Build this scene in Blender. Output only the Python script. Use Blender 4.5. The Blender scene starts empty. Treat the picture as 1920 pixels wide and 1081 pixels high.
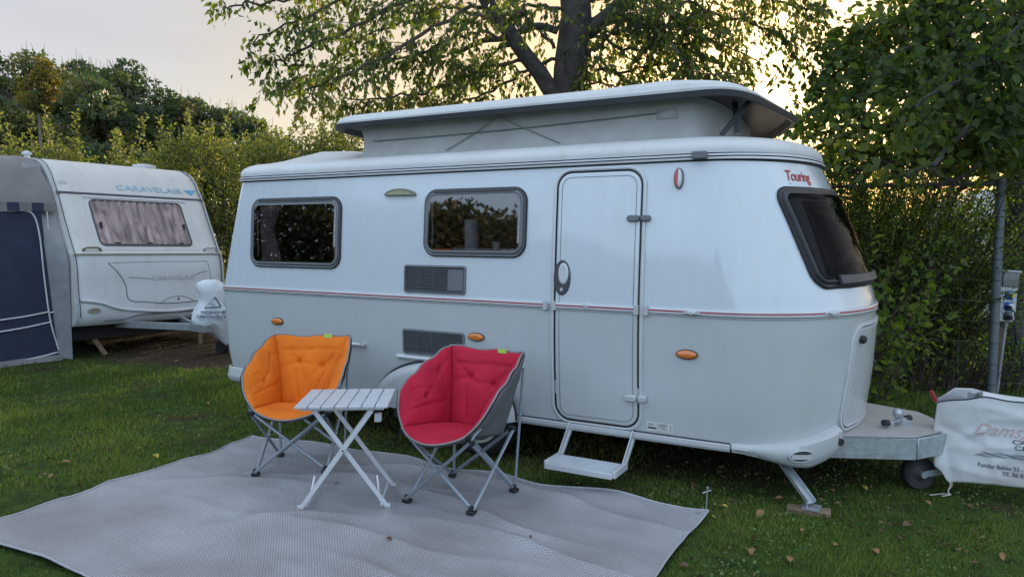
import bpy, math, random
import numpy as np
from mathutils import Vector, Matrix, noise as mn
R = math.radians
random.seed(7); rng = np.random.default_rng(11)
S = bpy.context.scene; COL = S.collection
# ------------------------------------------------------------------ camera, sky, sun, exposure
F = 1400.0; PITCH = math.atan((540.5-435)/F); CZ = 1.65
cd = bpy.data.cameras.new('camera'); cam = bpy.data.objects.new('camera', cd); COL.objects.link(cam)
cam.location = (0, 0, CZ); cam.rotation_euler = (math.pi/2-PITCH, 0, 0)
cd.sensor_width = 36; cd.lens = 36*F/1920; cd.clip_start = .05; cd.clip_end = 2000
S.camera = cam
S.view_settings.view_transform = 'Standard'; S.view_settings.look = 'None'; S.view_settings.gamma = 1
S.view_settings.exposure = 0.42
SUN_AZ = R(19); SUN_EL = R(9)
sd = Vector((math.sin(SUN_AZ)*math.cos(SUN_EL), math.cos(SUN_AZ)*math.cos(SUN_EL), math.sin(SUN_EL)))
sl = bpy.data.lights.new('sun', 'SUN'); sl.energy = 4.0; sl.angle = R(.6); sl.color = (1, .80, .55)
so = bpy.data.objects.new('sun', sl); COL.objects.link(so); so.rotation_euler = sd.to_track_quat('Z', 'Y').to_euler()
W = bpy.data.worlds.new('World'); S.world = W; W.use_nodes = True
nt = W.node_tree; nt.nodes.clear(); N = nt.nodes.new; L = nt.links.new
def wmath(op, a, b=None, c=None):
    n = N('ShaderNodeMath'); n.operation = op
    for i, q in enumerate((a, b, c)):
        if q is None: continue
        if isinstance(q, (int, float)): n.inputs[i].default_value = q
        else: L(q, n.inputs[i])
    return n.outputs[0]
wo = N('ShaderNodeOutputWorld'); sky = N('ShaderNodeTexSky'); sky.sky_type = 'NISHITA'; sky.sun_disc = False
sky.sun_elevation = SUN_EL; sky.sun_rotation = SUN_AZ; sky.dust_density = 2.0; sky.altitude = 10
b1 = N('ShaderNodeBackground'); b1.inputs[1].default_value = .05; L(sky.outputs[0], b1.inputs[0])
# sky ramp: pale blue unseen side brightened as added fill, cream round the sun
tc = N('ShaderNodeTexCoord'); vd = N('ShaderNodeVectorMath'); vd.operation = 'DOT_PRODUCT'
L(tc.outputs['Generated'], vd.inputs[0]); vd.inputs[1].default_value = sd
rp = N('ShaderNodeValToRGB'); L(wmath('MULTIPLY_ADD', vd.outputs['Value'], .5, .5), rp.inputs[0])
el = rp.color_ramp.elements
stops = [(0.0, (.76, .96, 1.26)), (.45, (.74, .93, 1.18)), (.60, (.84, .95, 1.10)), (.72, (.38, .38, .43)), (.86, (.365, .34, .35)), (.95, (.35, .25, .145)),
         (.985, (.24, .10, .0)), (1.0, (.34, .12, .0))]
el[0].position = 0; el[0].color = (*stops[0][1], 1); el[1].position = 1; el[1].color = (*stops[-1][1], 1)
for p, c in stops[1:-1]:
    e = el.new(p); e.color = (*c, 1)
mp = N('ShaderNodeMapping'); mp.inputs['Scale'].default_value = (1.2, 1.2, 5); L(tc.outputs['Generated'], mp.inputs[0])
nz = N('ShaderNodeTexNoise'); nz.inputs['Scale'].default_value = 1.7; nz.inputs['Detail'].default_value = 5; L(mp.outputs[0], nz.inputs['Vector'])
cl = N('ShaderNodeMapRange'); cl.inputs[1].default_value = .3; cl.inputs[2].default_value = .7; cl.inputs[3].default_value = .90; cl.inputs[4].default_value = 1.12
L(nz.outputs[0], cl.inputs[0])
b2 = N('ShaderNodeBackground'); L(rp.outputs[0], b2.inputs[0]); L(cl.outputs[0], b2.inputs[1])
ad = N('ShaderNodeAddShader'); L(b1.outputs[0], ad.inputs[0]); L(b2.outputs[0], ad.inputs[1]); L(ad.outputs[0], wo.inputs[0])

# ------------------------------------------------------------------ helpers
def at(px, py, Y):
    """world point seen at pixel (px,py) of the 1920 wide photo, Y metres ahead"""
    a = (px-960)/F; b = -(py-540.5)/F; c, s = math.cos(PITCH), math.sin(PITCH)
    r = Vector((a, c+b*s, -s+b*c)); return Vector((0, 0, CZ))+r*(Y/r.y)
def gnd(px, py, z=0):
    a = (px-960)/F; b = -(py-540.5)/F; c, s = math.cos(PITCH), math.sin(PITCH)
    r = Vector((a, c+b*s, -s+b*c)); return Vector((0, 0, CZ))+r*((z-CZ)/r.z)
class Frame:
    def __init__(s, o, x):
        s.o = Vector(o); s.x = Vector((x[0], x[1], 0)).normalized(); s.y = Vector((-s.x.y, s.x.x, 0)); s.ang = math.atan2(s.x.y, s.x.x)
    def loc(s, p): d = Vector(p)-s.o; return Vector((d.dot(s.x), d.dot(s.y), d.z))
    def world(s, p): return s.o+s.x*p[0]+s.y*p[1]+Vector((0, 0, p[2]))
    def hit(s, px, py, y):
        """local point on the plane local-y = y seen at a pixel"""
        c0 = s.loc((0, 0, CZ)); p = s.loc(at(px, py, 10)); d = p-c0; return c0+d*((y-c0.y)/d.y)
def mat(name, col, rough=.5, metal=0, var=.12, vs=6, bump=0, bs=60, coat=0, spec=.5, col2=None, trans=0, detail=4, streak=0):
    m = bpy.data.materials.new(name); m.use_nodes = True; t = m.node_tree; p = t.nodes['Principled BSDF']
    p.inputs['Roughness'].default_value = rough; p.inputs['Metallic'].default_value = metal
    p.inputs['Coat Weight'].default_value = coat; p.inputs['Coat Roughness'].default_value = .06
    p.inputs['Specular IOR Level'].default_value = spec
    c = t.nodes.new('ShaderNodeTexCoord'); n = t.nodes.new('ShaderNodeTexNoise'); n.inputs['Scale'].default_value = vs; n.inputs['Detail'].default_value = detail
    t.links.new(c.outputs['Object'], n.inputs['Vector'])
    r = t.nodes.new('ShaderNodeValToRGB'); r.color_ramp.elements[0].position = .3; r.color_ramp.elements[1].position = .7
    c2 = col2 or tuple(min(1, k*(1+var)) for k in col); c1 = tuple(k*(1-var) for k in col) if not col2 else col
    r.color_ramp.elements[0].color = (*c1, 1); r.color_ramp.elements[1].color = (*c2, 1)
    t.links.new(n.outputs[0], r.inputs[0]); t.links.new(r.outputs[0], p.inputs['Base Color'])
    if streak:
        mp = t.nodes.new('ShaderNodeMapping'); mp.inputs['Scale'].default_value = (6, 6, .6); t.links.new(c.outputs['Object'], mp.inputs[0])
        n3 = t.nodes.new('ShaderNodeTexNoise'); n3.inputs['Scale'].default_value = 1.6; n3.inputs['Detail'].default_value = 7; t.links.new(mp.outputs[0], n3.inputs['Vector'])
        r3 = t.nodes.new('ShaderNodeValToRGB'); r3.color_ramp.elements[0].position = .30; r3.color_ramp.elements[1].position = .46; k_ = 1-streak
        r3.color_ramp.elements[0].color = (k_, k_*.99, k_*.95, 1); r3.color_ramp.elements[1].color = (1, 1, 1, 1); t.links.new(n3.outputs[0], r3.inputs[0])
        mm = t.nodes.new('ShaderNodeMixRGB'); mm.blend_type = 'MULTIPLY'; mm.inputs[0].default_value = 1; t.links.new(r.outputs[0], mm.inputs[1]); t.links.new(r3.outputs[0], mm.inputs[2]); t.links.new(mm.outputs[0], p.inputs['Base Color'])
        ra = t.nodes.new('ShaderNodeMapRange'); ra.inputs[1].default_value = .3; ra.inputs[2].default_value = .7; ra.inputs[3].default_value = rough+.14; ra.inputs[4].default_value = rough; t.links.new(n3.outputs[0], ra.inputs[0]); t.links.new(ra.outputs[0], p.inputs['Roughness'])
    if bump:
        n2 = t.nodes.new('ShaderNodeTexNoise'); n2.inputs['Scale'].default_value = bs; n2.inputs['Detail'].default_value = 5; t.links.new(c.outputs['Object'], n2.inputs['Vector'])
        b = t.nodes.new('ShaderNodeBump'); b.inputs['Strength'].default_value = bump; b.inputs['Distance'].default_value = .01
        t.links.new(n2.outputs[0], b.inputs['Height']); t.links.new(b.outputs[0], p.inputs['Normal'])
    return m
def leafmat(name, cols, tl=.45, rough=.45, spec=.4):
    m = bpy.data.materials.new(name); m.use_nodes = True; t = m.node_tree; p = t.nodes['Principled BSDF']; o = t.nodes['Material Output']
    a = t.nodes.new('ShaderNodeAttribute'); a.attribute_name = 'rnd'
    r = t.nodes.new('ShaderNodeValToRGB'); e = r.color_ramp.elements
    for i, c in enumerate(cols):
        k = i/(len(cols)-1)
        q = e[0] if i == 0 else (e[len(e)-1] if i == len(cols)-1 else e.new(k))
        q.position = k; q.color = (*c, 1)
    t.links.new(a.outputs['Fac'], r.inputs[0]); t.links.new(r.outputs[0], p.inputs['Base Color'])
    p.inputs['Roughness'].default_value = rough; p.inputs['Specular IOR Level'].default_value = spec
    tr = t.nodes.new('ShaderNodeBsdfTranslucent'); g = t.nodes.new('ShaderNodeMixRGB'); g.blend_type = 'MULTIPLY'; g.inputs[0].default_value = 1
    g.inputs[2].default_value = (1.7, 2.1, .7, 1); t.links.new(r.outputs[0], g.inputs[1]); t.links.new(g.outputs[0], tr.inputs[0])
    mx = t.nodes.new('ShaderNodeMixShader'); mx.inputs[0].default_value = tl
    t.links.new(p.outputs[0], mx.inputs[1]); t.links.new(tr.outputs[0], mx.inputs[2]); t.links.new(mx.outputs[0], o.inputs[0])
    return m
def setp(o, label=None, cat=None, group=None, kind=None):
    if label: o['label'] = label
    if cat: o['category'] = cat
    if group: o['group'] = group
    if kind: o['kind'] = kind
    return o
def thing(name, label, cat, loc=(0, 0, 0), rz=0, group=None):
    o = bpy.data.objects.new(name, None); COL.objects.link(o); o.location = loc; o.rotation_euler = (0, 0, rz); o.empty_display_size = .1
    return setp(o, label, cat, group)
def copy_tree(o, parent=None):
    c = o.copy(); COL.objects.link(c); c.parent = parent
    for ch in list(o.children): copy_tree(ch, c)
    return c
class MB:
    def __init__(s): s.v = []; s.f = []; s.m = []
    def add(s, vs, fs, mi=0):
        k = len(s.v); s.v += [tuple(q) for q in vs]; s.f += [tuple(k+i for i in f) for f in fs]; s.m += [mi]*len(fs); return s
    def box(s, a, b, mi=0, M=None):
        x0, y0, z0 = a; x1, y1, z1 = b
        vs = [(x0, y0, z0), (x1, y0, z0), (x1, y1, z0), (x0, y1, z0), (x0, y0, z1), (x1, y0, z1), (x1, y1, z1), (x0, y1, z1)]
        if M: vs = [M @ Vector(q) for q in vs]
        return s.add(vs, [(0, 3, 2, 1), (4, 5, 6, 7), (0, 1, 5, 4), (1, 2, 6, 5), (2, 3, 7, 6), (3, 0, 4, 7)], mi)
    def tube(s, pts, r, n=8, mi=0, cap=True, flat=None):
        pts = [Vector(p) for p in pts]; k = len(pts); rs = r if isinstance(r, (list, tuple)) else [r]*k; vs = []; ref = None
        for i, p in enumerate(pts):
            d = (pts[min(i+1, k-1)]-pts[max(i-1, 0)]).normalized()
            if ref is None: ref = d.orthogonal().normalized() if flat is None else Vector(flat)
            ref = (ref-d*ref.dot(d)).normalized(); b = d.cross(ref)
            for j in range(n):
                a = 2*math.pi*j/n; vs.append(p+(ref*math.cos(a)+b*math.sin(a))*rs[i])
        fs = [(i*n+j, i*n+(j+1) % n, (i+1)*n+(j+1) % n, (i+1)*n+j) for i in range(k-1) for j in range(n)]
        if cap: fs += [tuple(range(n-1, -1, -1)), tuple((k-1)*n+j for j in range(n))]
        return s.add(vs, fs, mi)
    def bar(s, a, b, w, t, side, mi=0):
        """flat bar from a to b, width w along side, thickness t"""
        a = Vector(a); b = Vector(b); d = (b-a).normalized(); sd_ = Vector(side); sd_ = (sd_-d*sd_.dot(d)).normalized(); n = d.cross(sd_)
        vs = [p+sd_*(i*w/2)+n*(j*t/2) for p in (a, b) for i, j in ((-1, -1), (1, -1), (1, 1), (-1, 1))]
        return s.add(vs, [(3, 2, 1, 0), (4, 5, 6, 7), (0, 1, 5, 4), (1, 2, 6, 5), (2, 3, 7, 6), (3, 0, 4, 7)], mi)
    def lathe(s, prof, n=20, M=None, mi=0):
        vs = []
        for r, z in prof:
            for j in range(n):
                a = 2*math.pi*j/n; q = Vector((r*math.cos(a), r*math.sin(a), z)); vs.append(M @ q if M else q)
        k = len(prof); fs = [(i*n+j, i*n+(j+1) % n, (i+1)*n+(j+1) % n, (i+1)*n+j) for i in range(k-1) for j in range(n)]
        fs += [tuple(range(n-1, -1, -1)), tuple((k-1)*n+j for j in range(n))]
        return s.add(vs, fs, mi)
    def grid(s, rows, mi=0, closed=False, flip=False):
        nr = len(rows); nc = len(rows[0]); vs = [q for r in rows for q in r]; fs = []
        for i in range(nr-1):
            for j in range(nc if closed else nc-1):
                a, b, c, d = i*nc+j, i*nc+(j+1) % nc, (i+1)*nc+(j+1) % nc, (i+1)*nc+j
                fs.append((a, d, c, b) if flip else (a, b, c, d))
        return s.add(vs, fs, mi)
    def build(s, name, mats, parent=None, smooth=True, bevel=0, ang=35, solid=0):
        me = bpy.data.meshes.new(name); me.from_pydata(s.v, [], s.f); me.update()
        mats = mats if isinstance(mats, (list, tuple)) else [mats]
        for m in mats: me.materials.append(m)
        me.polygons.foreach_set('material_index', s.m)
        if smooth: me.shade_smooth() if hasattr(me, 'shade_smooth') else me.polygons.foreach_set('use_smooth', [True]*len(s.f))
        o = bpy.data.objects.new(name, me); COL.objects.link(o); o.parent = parent
        if smooth:
            try: me.set_sharp_from_angle(angle=R(ang))
            except Exception: pass
        if solid:
            q = o.modifiers.new('s', 'SOLIDIFY'); q.thickness = solid; q.offset = 0
        if bevel:
            q = o.modifiers.new('b', 'BEVEL'); q.width = bevel; q.segments = 2; q.limit_method = 'ANGLE'; q.angle_limit = R(40)
        return o
def rr(x0, z0, x1, z1, r, n=8, inset=0):
    """rounded rectangle outline, counter-clockwise, fixed point count"""
    x0 += inset; z0 += inset; x1 -= inset; z1 -= inset; r = max(r-inset, .004); r = min(r, (x1-x0)/2, (z1-z0)/2); out = []
    m = 6
    cs = [(x1-r, z0+r, -90), (x1-r, z1-r, 0), (x0+r, z1-r, 90), (x0+r, z0+r, 180)]
    for k, (cx, cz, a0) in enumerate(cs):
        for i in range(n+1): a = R(a0+90*i/n); out.append((cx+r*math.cos(a), cz+r*math.sin(a)))
        nx, nz_, na = cs[(k+1) % 4]; a = R(na); q = (nx+r*math.cos(a), nz_+r*math.sin(a)); p = out[-1]
        for i in range(1, m): out.append((p[0]+(q[0]-p[0])*i/m, p[1]+(q[1]-p[1])*i/m))
    return out
def ringpanel(mb, shape, surf, prof, mi=0, cap=False, capn=5, mats=None):
    """shape(inset)->2D outline; surf(a,b,off)->3D; prof: list of (inset, off)"""
    rows = [[surf(a, b, off) for a, b in shape(i)] for i, off in prof]
    for k in range(len(rows)-1): mb.grid(rows[k:k+2], mats[k] if mats else mi, closed=True)
    if cap:
        base = shape(prof[-1][0]); cx = sum(p[0] for p in base)/len(base); cz = sum(p[1] for p in base)/len(base); off = prof[-1][1]
        rs = [[surf(cx+(a-cx)*(1-k/capn*.999), cz+(b-cz)*(1-k/capn*.999), off) for a, b in base] for k in range(capn+1)]
        mb.grid(rs, mats[-1] if mats else mi, closed=True)
    return mb
def text_pts(txt, size, shear=0, bold=0, space=1.0):
    cu = bpy.data.curves.new('lettering', 'FONT'); cu.body = txt; cu.size = size; cu.shear = shear; cu.offset = bold; cu.space_character = space
    cu.align_x = 'CENTER'; cu.align_y = 'CENTER'; cu.resolution_u = 3
    o = bpy.data.objects.new('lettering', cu); COL.objects.link(o); bpy.context.view_layer.update()
    me = bpy.data.meshes.new_from_object(o.evaluated_get(bpy.context.evaluated_depsgraph_get()))
    vs = [tuple(v.co) for v in me.vertices]; fs = [tuple(p.vertices) for p in me.polygons]
    bpy.data.objects.remove(o); bpy.data.meshes.remove(me); bpy.data.curves.remove(cu); return vs, fs
def lettering(mb, txt, size, fn, shear=0, bold=0, mi=0, stretch=1, space=1.0):
    vs, fs = text_pts(txt, size, shear, bold, space); mb.add([fn(x*stretch, y) for x, y, z in vs], fs, mi); return mb
def nmesh(name, V, tris, mats, parent=None, rnd=None, mi=None):
    me = bpy.data.meshes.new(name); V = np.asarray(V, np.float32); tris = np.asarray(tris, np.int32); k = tris.shape[1]
    me.vertices.add(len(V)); me.vertices.foreach_set('co', V.ravel()); me.loops.add(tris.size); me.loops.foreach_set('vertex_index', tris.ravel())
    me.polygons.add(len(tris)); me.polygons.foreach_set('loop_start', np.arange(0, tris.size, k, dtype=np.int32))
    try: me.polygons.foreach_set('loop_total', np.full(len(tris), k, np.int32))
    except Exception: pass
    for m in (mats if isinstance(mats, (list, tuple)) else [mats]): me.materials.append(m)
    if rnd is not None:
        a = me.attributes.new('rnd', 'FLOAT', 'POINT'); a.data.foreach_set('value', np.asarray(rnd, np.float32))
    me.update(calc_edges=True); me.validate()
    o = bpy.data.objects.new(name, me); COL.objects.link(o); o.parent = parent; return o
def unit(a): return a/np.maximum(np.linalg.norm(a, axis=1, keepdims=True), 1e-6)
def leafset(P, D, size, wr=.28, fold=.12, curl=.15):
    """leaf = 6 verts / 4 tris, folded along the rib and curling at the tip"""
    n = len(P); D = unit(D); s = unit(np.cross(D, rng.normal(size=(n, 3)))); u = np.cross(s, D); sz = np.asarray(size).reshape(-1, 1)*np.ones((n, 1))
    a = P; t = P+D*sz-u*sz*curl; l1 = P+D*sz*.42+s*sz*wr+u*sz*fold; r1 = P+D*sz*.42-s*sz*wr+u*sz*fold; m = P+D*sz*.45
    V = np.stack([a, l1, m, r1, t], 1).reshape(-1, 3); b = (np.arange(n)*5)[:, None]
    T = np.concatenate([b+[0, 2, 1], b+[0, 3, 2], b+[1, 2, 4], b+[2, 3, 4]], 1).reshape(-1, 3); return V, T
def leafround(P, D, size, wr=.36, fold=.08, curl=.18):
    """rounded leaf: 8 outline points round a folded midrib, drooping tip"""
    n = len(P); D = unit(D); s = unit(np.cross(D, rng.normal(size=(n, 3)))); u = np.cross(s, D); sz = np.asarray(size).reshape(-1, 1)*np.ones((n, 1)); vs = [P]
    for t, w in ((.16, .62), (.45, 1.0), (.76, .66)):
        for q in (1, -1): vs.append(P+D*sz*t+s*sz*wr*w*q+u*sz*(fold*w-curl*t*t))
    vs += [P+D*sz-u*sz*curl*1.2, P+D*sz*.45-u*sz*curl*.2]
    V = np.stack(vs, 1).reshape(-1, 3); b = (np.arange(n)*9)[:, None]
    T = np.concatenate([b+list(q) for q in ((0, 1, 8), (1, 3, 8), (3, 5, 8), (5, 7, 8), (7, 6, 8), (6, 4, 8), (4, 2, 8), (2, 0, 8))], 1).reshape(-1, 3); return V, T
def leafobj(name, P, D, size, m, parent, rnd, rnd_leaf=False, **k):
    V, T = (leafround if rnd_leaf else leafset)(P, D, size, **k); return nmesh(name, V, T, m, parent, np.repeat(rnd, 9 if rnd_leaf else 5))
# ------------------------------------------------------------------ materials
M_white = mat('gloss white paint', (.55, .595, .63), .22, coat=1.0, var=.02, vs=1.2, bump=.14, bs=1.3, streak=.022)
M_grey = mat('silver grey paint', (.44, .46, .462), .31, coat=.55, var=.03, vs=1.5, bump=.12, bs=1.4, streak=.03)
M_roof = mat('white roof gelcoat', (.56, .56, .55), .38, var=.05, vs=3, streak=.05)
M_alu = mat('brushed aluminium', (.62, .62, .62), .38, .75, var=.08, vs=20)
M_alup = mat('painted aluminium', (.54, .55, .56), .38, .2, var=.04)
M_dgrey = mat('dark grey plastic', (.050, .052, .058), .45, var=.1)
M_mgrey = mat('mid grey plastic', (.13, .135, .145), .45, var=.1)
M_black = mat('black rubber', (.018, .018, .02), .6, var=.2)
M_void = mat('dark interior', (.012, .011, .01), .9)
M_red = mat('red stripe', (.38, .03, .05), .4)
M_letter = mat('red lettering', (.34, .016, .012), .5)
M_amber = mat('amber lens', (.62, .17, .02), .2, coat=.6, var=.2, vs=90)
M_redlens = mat('red lens', (.45, .02, .02), .2, coat=.6)
M_clear = mat('clear lens', (.62, .60, .60), .2, coat=.6)
M_canvas = mat('grey canvas', (.34, .34, .325), .85, var=.10, vs=5, bump=.25, bs=25)
M_under = mat('dark lid underside', (.038, .032, .036), .6, var=.12)
M_plast = mat('grey moulded plastic', (.42, .43, .43), .45, var=.05)
M_khaki = mat('khaki lamp', (.16, .16, .11), .4)
M_galv = mat('galvanised steel', (.42, .45, .47), .38, .6, var=.15, vs=25, bump=.15, bs=80)
M_beige = mat('beige cover plate', (.36, .34, .32), .55, var=.06, bump=.1)
M_wood = mat('weathered wood', (.16, .11, .07), .8, var=.3, vs=14, bump=.4)
M_curt = mat('curtain', (.55, .44, .44), .9, var=.2, vs=12)
M_tan = mat('interior wood', (.20, .11, .07), .6, var=.2)
M_paper = mat('paper', (.75, .75, .78), .9)
def glass(name, tint, gl=.06, ior=1.5):
    m = bpy.data.materials.new(name); m.use_nodes = True; t = m.node_tree; t.nodes.remove(t.nodes['Principled BSDF']); o = t.nodes['Material Output']
    a = t.nodes.new('ShaderNodeBsdfTransparent'); a.inputs[0].default_value = (*tint, 1); g = t.nodes.new('ShaderNodeBsdfGlossy'); g.inputs['Roughness'].default_value = gl
    f = t.nodes.new('ShaderNodeFresnel'); f.inputs[0].default_value = ior; x = t.nodes.new('ShaderNodeMixShader')
    c = t.nodes.new('ShaderNodeTexCoord'); n = t.nodes.new('ShaderNodeTexNoise'); n.inputs['Scale'].default_value = 3.5; b = t.nodes.new('ShaderNodeBump'); b.inputs['Strength'].default_value = .03; b.inputs['Distance'].default_value = .01
    t.links.new(c.outputs['Object'], n.inputs['Vector']); t.links.new(n.outputs[0], b.inputs['Height']); t.links.new(b.outputs[0], g.inputs['Normal'])
    t.links.new(f.outputs[0], x.inputs[0]); t.links.new(a.outputs[0], x.inputs[1]); t.links.new(g.outputs[0], x.inputs[2]); t.links.new(x.outputs[0], o.inputs[0]); return m
M_glass = glass('tinted acrylic', (.78, .76, .78), .02, 2.4)
M_glassd = glass('dark acrylic', (.16, .155, .16), .05, 1.15)

# ------------------------------------------------------------------ ground
def ground_mat():
    m = bpy.data.materials.new('lawn soil and moss'); m.use_nodes = True; t = m.node_tree; p = t.nodes['Principled BSDF']; p.inputs['Roughness'].default_value = .95; p.inputs['Specular IOR Level'].default_value = .1
    c = t.nodes.new('ShaderNodeTexCoord')
    def nzs(s, d=6):
        n = t.nodes.new('ShaderNodeTexNoise'); n.inputs['Scale'].default_value = s; n.inputs['Detail'].default_value = d; t.links.new(c.outputs['Object'], n.inputs['Vector']); return n.outputs[0]
    def ramp(i, a, b, c1, c2):
        r = t.nodes.new('ShaderNodeValToRGB'); r.color_ramp.elements[0].position = a; r.color_ramp.elements[1].position = b
        r.color_ramp.elements[0].color = (*c1, 1); r.color_ramp.elements[1].color = (*c2, 1); t.links.new(i, r.inputs[0]); return r.outputs[0]
    g = ramp(nzs(9), .3, .7, (.018, .032, .008), (.05, .085, .018))
    dsoil = ramp(nzs(16), .3, .75, (.018, .012, .008), (.075, .055, .038))
    fac = ramp(nzs(2.2), .56, .70, (0, 0, 0), (1, 1, 1))
    # bare earth where the caravans stand
    def blob(loc, sc):
        mp = t.nodes.new('ShaderNodeMapping'); mp.vector_type = 'TEXTURE'; mp.inputs['Location'].default_value = loc; mp.inputs['Scale'].default_value = sc; mp.inputs['Rotation'].default_value = (0, 0, R(-29.3))
        t.links.new(c.outputs['Object'], mp.inputs[0]); q = t.nodes.new('ShaderNodeTexGradient'); q.gradient_type = 'SPHERICAL'; t.links.new(mp.outputs[0], q.inputs[0])
        a = t.nodes.new('ShaderNodeMath'); a.operation = 'MULTIPLY_ADD'; a.inputs[1].default_value = .5; t.links.new(nzs(5), a.inputs[0]); t.links.new(q.outputs['Fac'], a.inputs[2]); return ramp(a.outputs[0], .32, .5, (0, 0, 0), (1, 1, 1))
    def mx(a, b):
        x = t.nodes.new('ShaderNodeMixRGB'); x.blend_type = 'LIGHTEN'; x.inputs[0].default_value = 1; t.links.new(a, x.inputs[1]); t.links.new(b, x.inputs[2]); return x.outputs[0]
    k = mx(mx(blob((-3.6, 10.9, 0), (3.6, 2.4, 3)), blob((.2, 6.9, 0), (3.6, 1.9, 3))), fac)
    x = t.nodes.new('ShaderNodeMixRGB'); t.links.new(k, x.inputs[0]); t.links.new(g, x.inputs[1]); t.links.new(dsoil, x.inputs[2]); t.links.new(x.outputs[0], p.inputs['Base Color'])
    b = t.nodes.new('ShaderNodeBump'); b.inputs['Strength'].default_value = .8; b.inputs['Distance'].default_value = .03; t.links.new(nzs(30, 8), b.inputs['Height']); t.links.new(b.outputs[0], p.inputs['Normal'])
    return m
mb = MB(); xs = [-300, -60, -20]+[i*1.0 for i in range(-12, 13)]+[20, 60, 300]; ys = [-300, -60, -20]+[i*1.0 for i in range(-6, 26)]+[60, 300]
mb.grid([[(x, y, 0) for x in xs] for y in ys]); setp(mb.build('ground', ground_mat()), kind='structure')

# ------------------------------------------------------------------ main caravan
FR = Frame((.5557, 4.84, 0), (.872, -.489))
CAR = thing('caravan', 'large white and silver touring caravan with raised pop-top roof, centre of the pitch', 'caravan', FR.o, FR.ang)
def tab(pts, w=.05):
    X = np.array([p[0] for p in pts]); Y = np.array([p[1] for p in pts])
    def f(z): return float(sum(np.interp(z+d, X, Y) for d in (-w, -w/2, 0, w/2, w))/5)
    return f
lean = tab([(.34, .045), (.6, .012), (1.0, 0), (1.157, 0), (1.6, .022), (2.115, .06), (2.3, .07)])
xrear = tab([(.34, -3.53), (.6, -3.57), (1.157, -3.60), (2.115, -3.39), (2.3, -3.35)])
xnose = tab([(.3, 1.515), (.41, 1.522), (.74, 1.557), (1.066, 1.577), (1.16, 1.578), (1.28, 1.553), (1.67, 1.40), (1.94, 1.277), (2.1, 1.205), (2.2, 1.15)], .03)
xz0 = tab([(.3, .80), (1.157, .72), (2.115, .60)])
PW = 2.08
def nose(t, z, off=0):
    """t 0..2 round the front, 1 = centre line"""
    def raw(t, z):
        k = min(t, 2-t); th = k*math.pi/2; x0 = xz0(z); a = xnose(z)-x0; b = 1-lean(z)
        x = x0+a*math.sin(th)**(2/PW); y = b*max(math.cos(th), 0)**(2/PW)
        return Vector((x, 1-y if t <= 1 else 1+y, z))
    p = raw(t, z)
    if off:
        e = .012; t0, t1 = max(t-e, .0005), min(t+e, 1.9995); d1 = raw(t1, z)-raw(t0, z); d2 = raw(t, z+.02)-raw(t, z-.02); n = d1.cross(d2).normalized(); p = p+n*off
    return p
def side(x, z, off=0):
    def raw(x, z):
        x0 = xz0(z); y = lean(z)
        if x > x0:
            a = xnose(z)-x0; k = min(.999, (x-x0)/a); y = 1-(1-y)*(1-k**PW)**(1/PW)
        return Vector((x, y, z))
    p = raw(x, z)
    if off: n = (raw(x+.01, z)-raw(x-.01, z)).cross(raw(x, z+.02)-raw(x, z-.02)).normalized(); p = p+n*off
    return p
WIN = [(-3.215, 1.355, -2.20, 1.935), (-1.395, 1.472, -.535, 1.963)]   # outer frame rectangles
HOLE = [(a+.05, b+.05, c-.05, d-.05) for a, b, c, d in WIN]
def outline(z, off=0, xs=None):
    """near half rear-centre -> nose centre, then the far half"""
    xr = xrear(z); l = lean(z); pts = []
    for y in (1.0, .75, .5, .3, .18): pts.append(Vector((xr-.06*(1-(1-y)**2)-off, y, z)))
    for i in range(6):
        a = R(90*i/5); rr_ = .07; pts.append(Vector((xr+rr_-(rr_+off)*math.cos(a), l+rr_-(rr_+off)*math.sin(a), z)))
    n0 = len(pts)
    for x in (xs or [-3.1+.1*i for i in range(37)]):
        if x > xr+.1 and x < xz0(z)-.02 or xs: pts.append(side(x, z, off))
    for i in range(0 if not xs else 1, 29): pts.append(nose(i/28, z, off))
    return pts, n0
XS = sorted(set([-3.26+.1*i for i in range(40) if -3.26+.1*i < .5]+[h[0] for h in HOLE]+[h[2] for h in HOLE]))
XS = [x for i, x in enumerate(XS) if i == 0 or x-XS[i-1] > .004]
def body(name, zs, m, holes):
    mb = MB(); rows = []
    for z in zs: p, n0 = outline(z, 0, XS); rows.append(p)
    nc = len(rows[0])
    for i in range(len(zs)-1):
        for j in range(nc-1):
            if holes:
                zc = (zs[i]+zs[i+1])/2; ja = j-n0
                if 0 <= ja < len(XS)-1:
                    xc = (XS[ja]+XS[ja+1])/2
                    if any(h[0] < xc < h[2] and h[1] < zc < h[3] for h in HOLE): continue
                if j >= nc-1-12 and 1.38 < zc < 1.84: continue
            mb.add([rows[i][j], rows[i][j+1], rows[i+1][j+1], rows[i+1][j]], [(0, 1, 2, 3)])
    for i in range(len(zs)-1):
        for j in range(nc-1):
            if holes and j >= nc-1-12 and 1.38 < (zs[i]+zs[i+1])/2 < 1.84: continue
            q = [Vector((p.x, 2-p.y, p.z)) for p in (rows[i][j], rows[i][j+1], rows[i+1][j+1], rows[i+1][j])]
            mb.add(q, [(3, 2, 1, 0)])
    o = mb.build(name, m, CAR, ang=60)
    import bmesh
    bm = bmesh.new(); bm.from_mesh(o.data); bmesh.ops.remove_doubles(bm, verts=bm.verts, dist=.0005); bm.to_mesh(o.data); bm.free(); return o
zl = [.335, .37, .41, .46, .52, .6, .7, .8, .9, 1.0, 1.08, 1.16]
body('lower_body', zl, M_grey, False)
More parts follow.
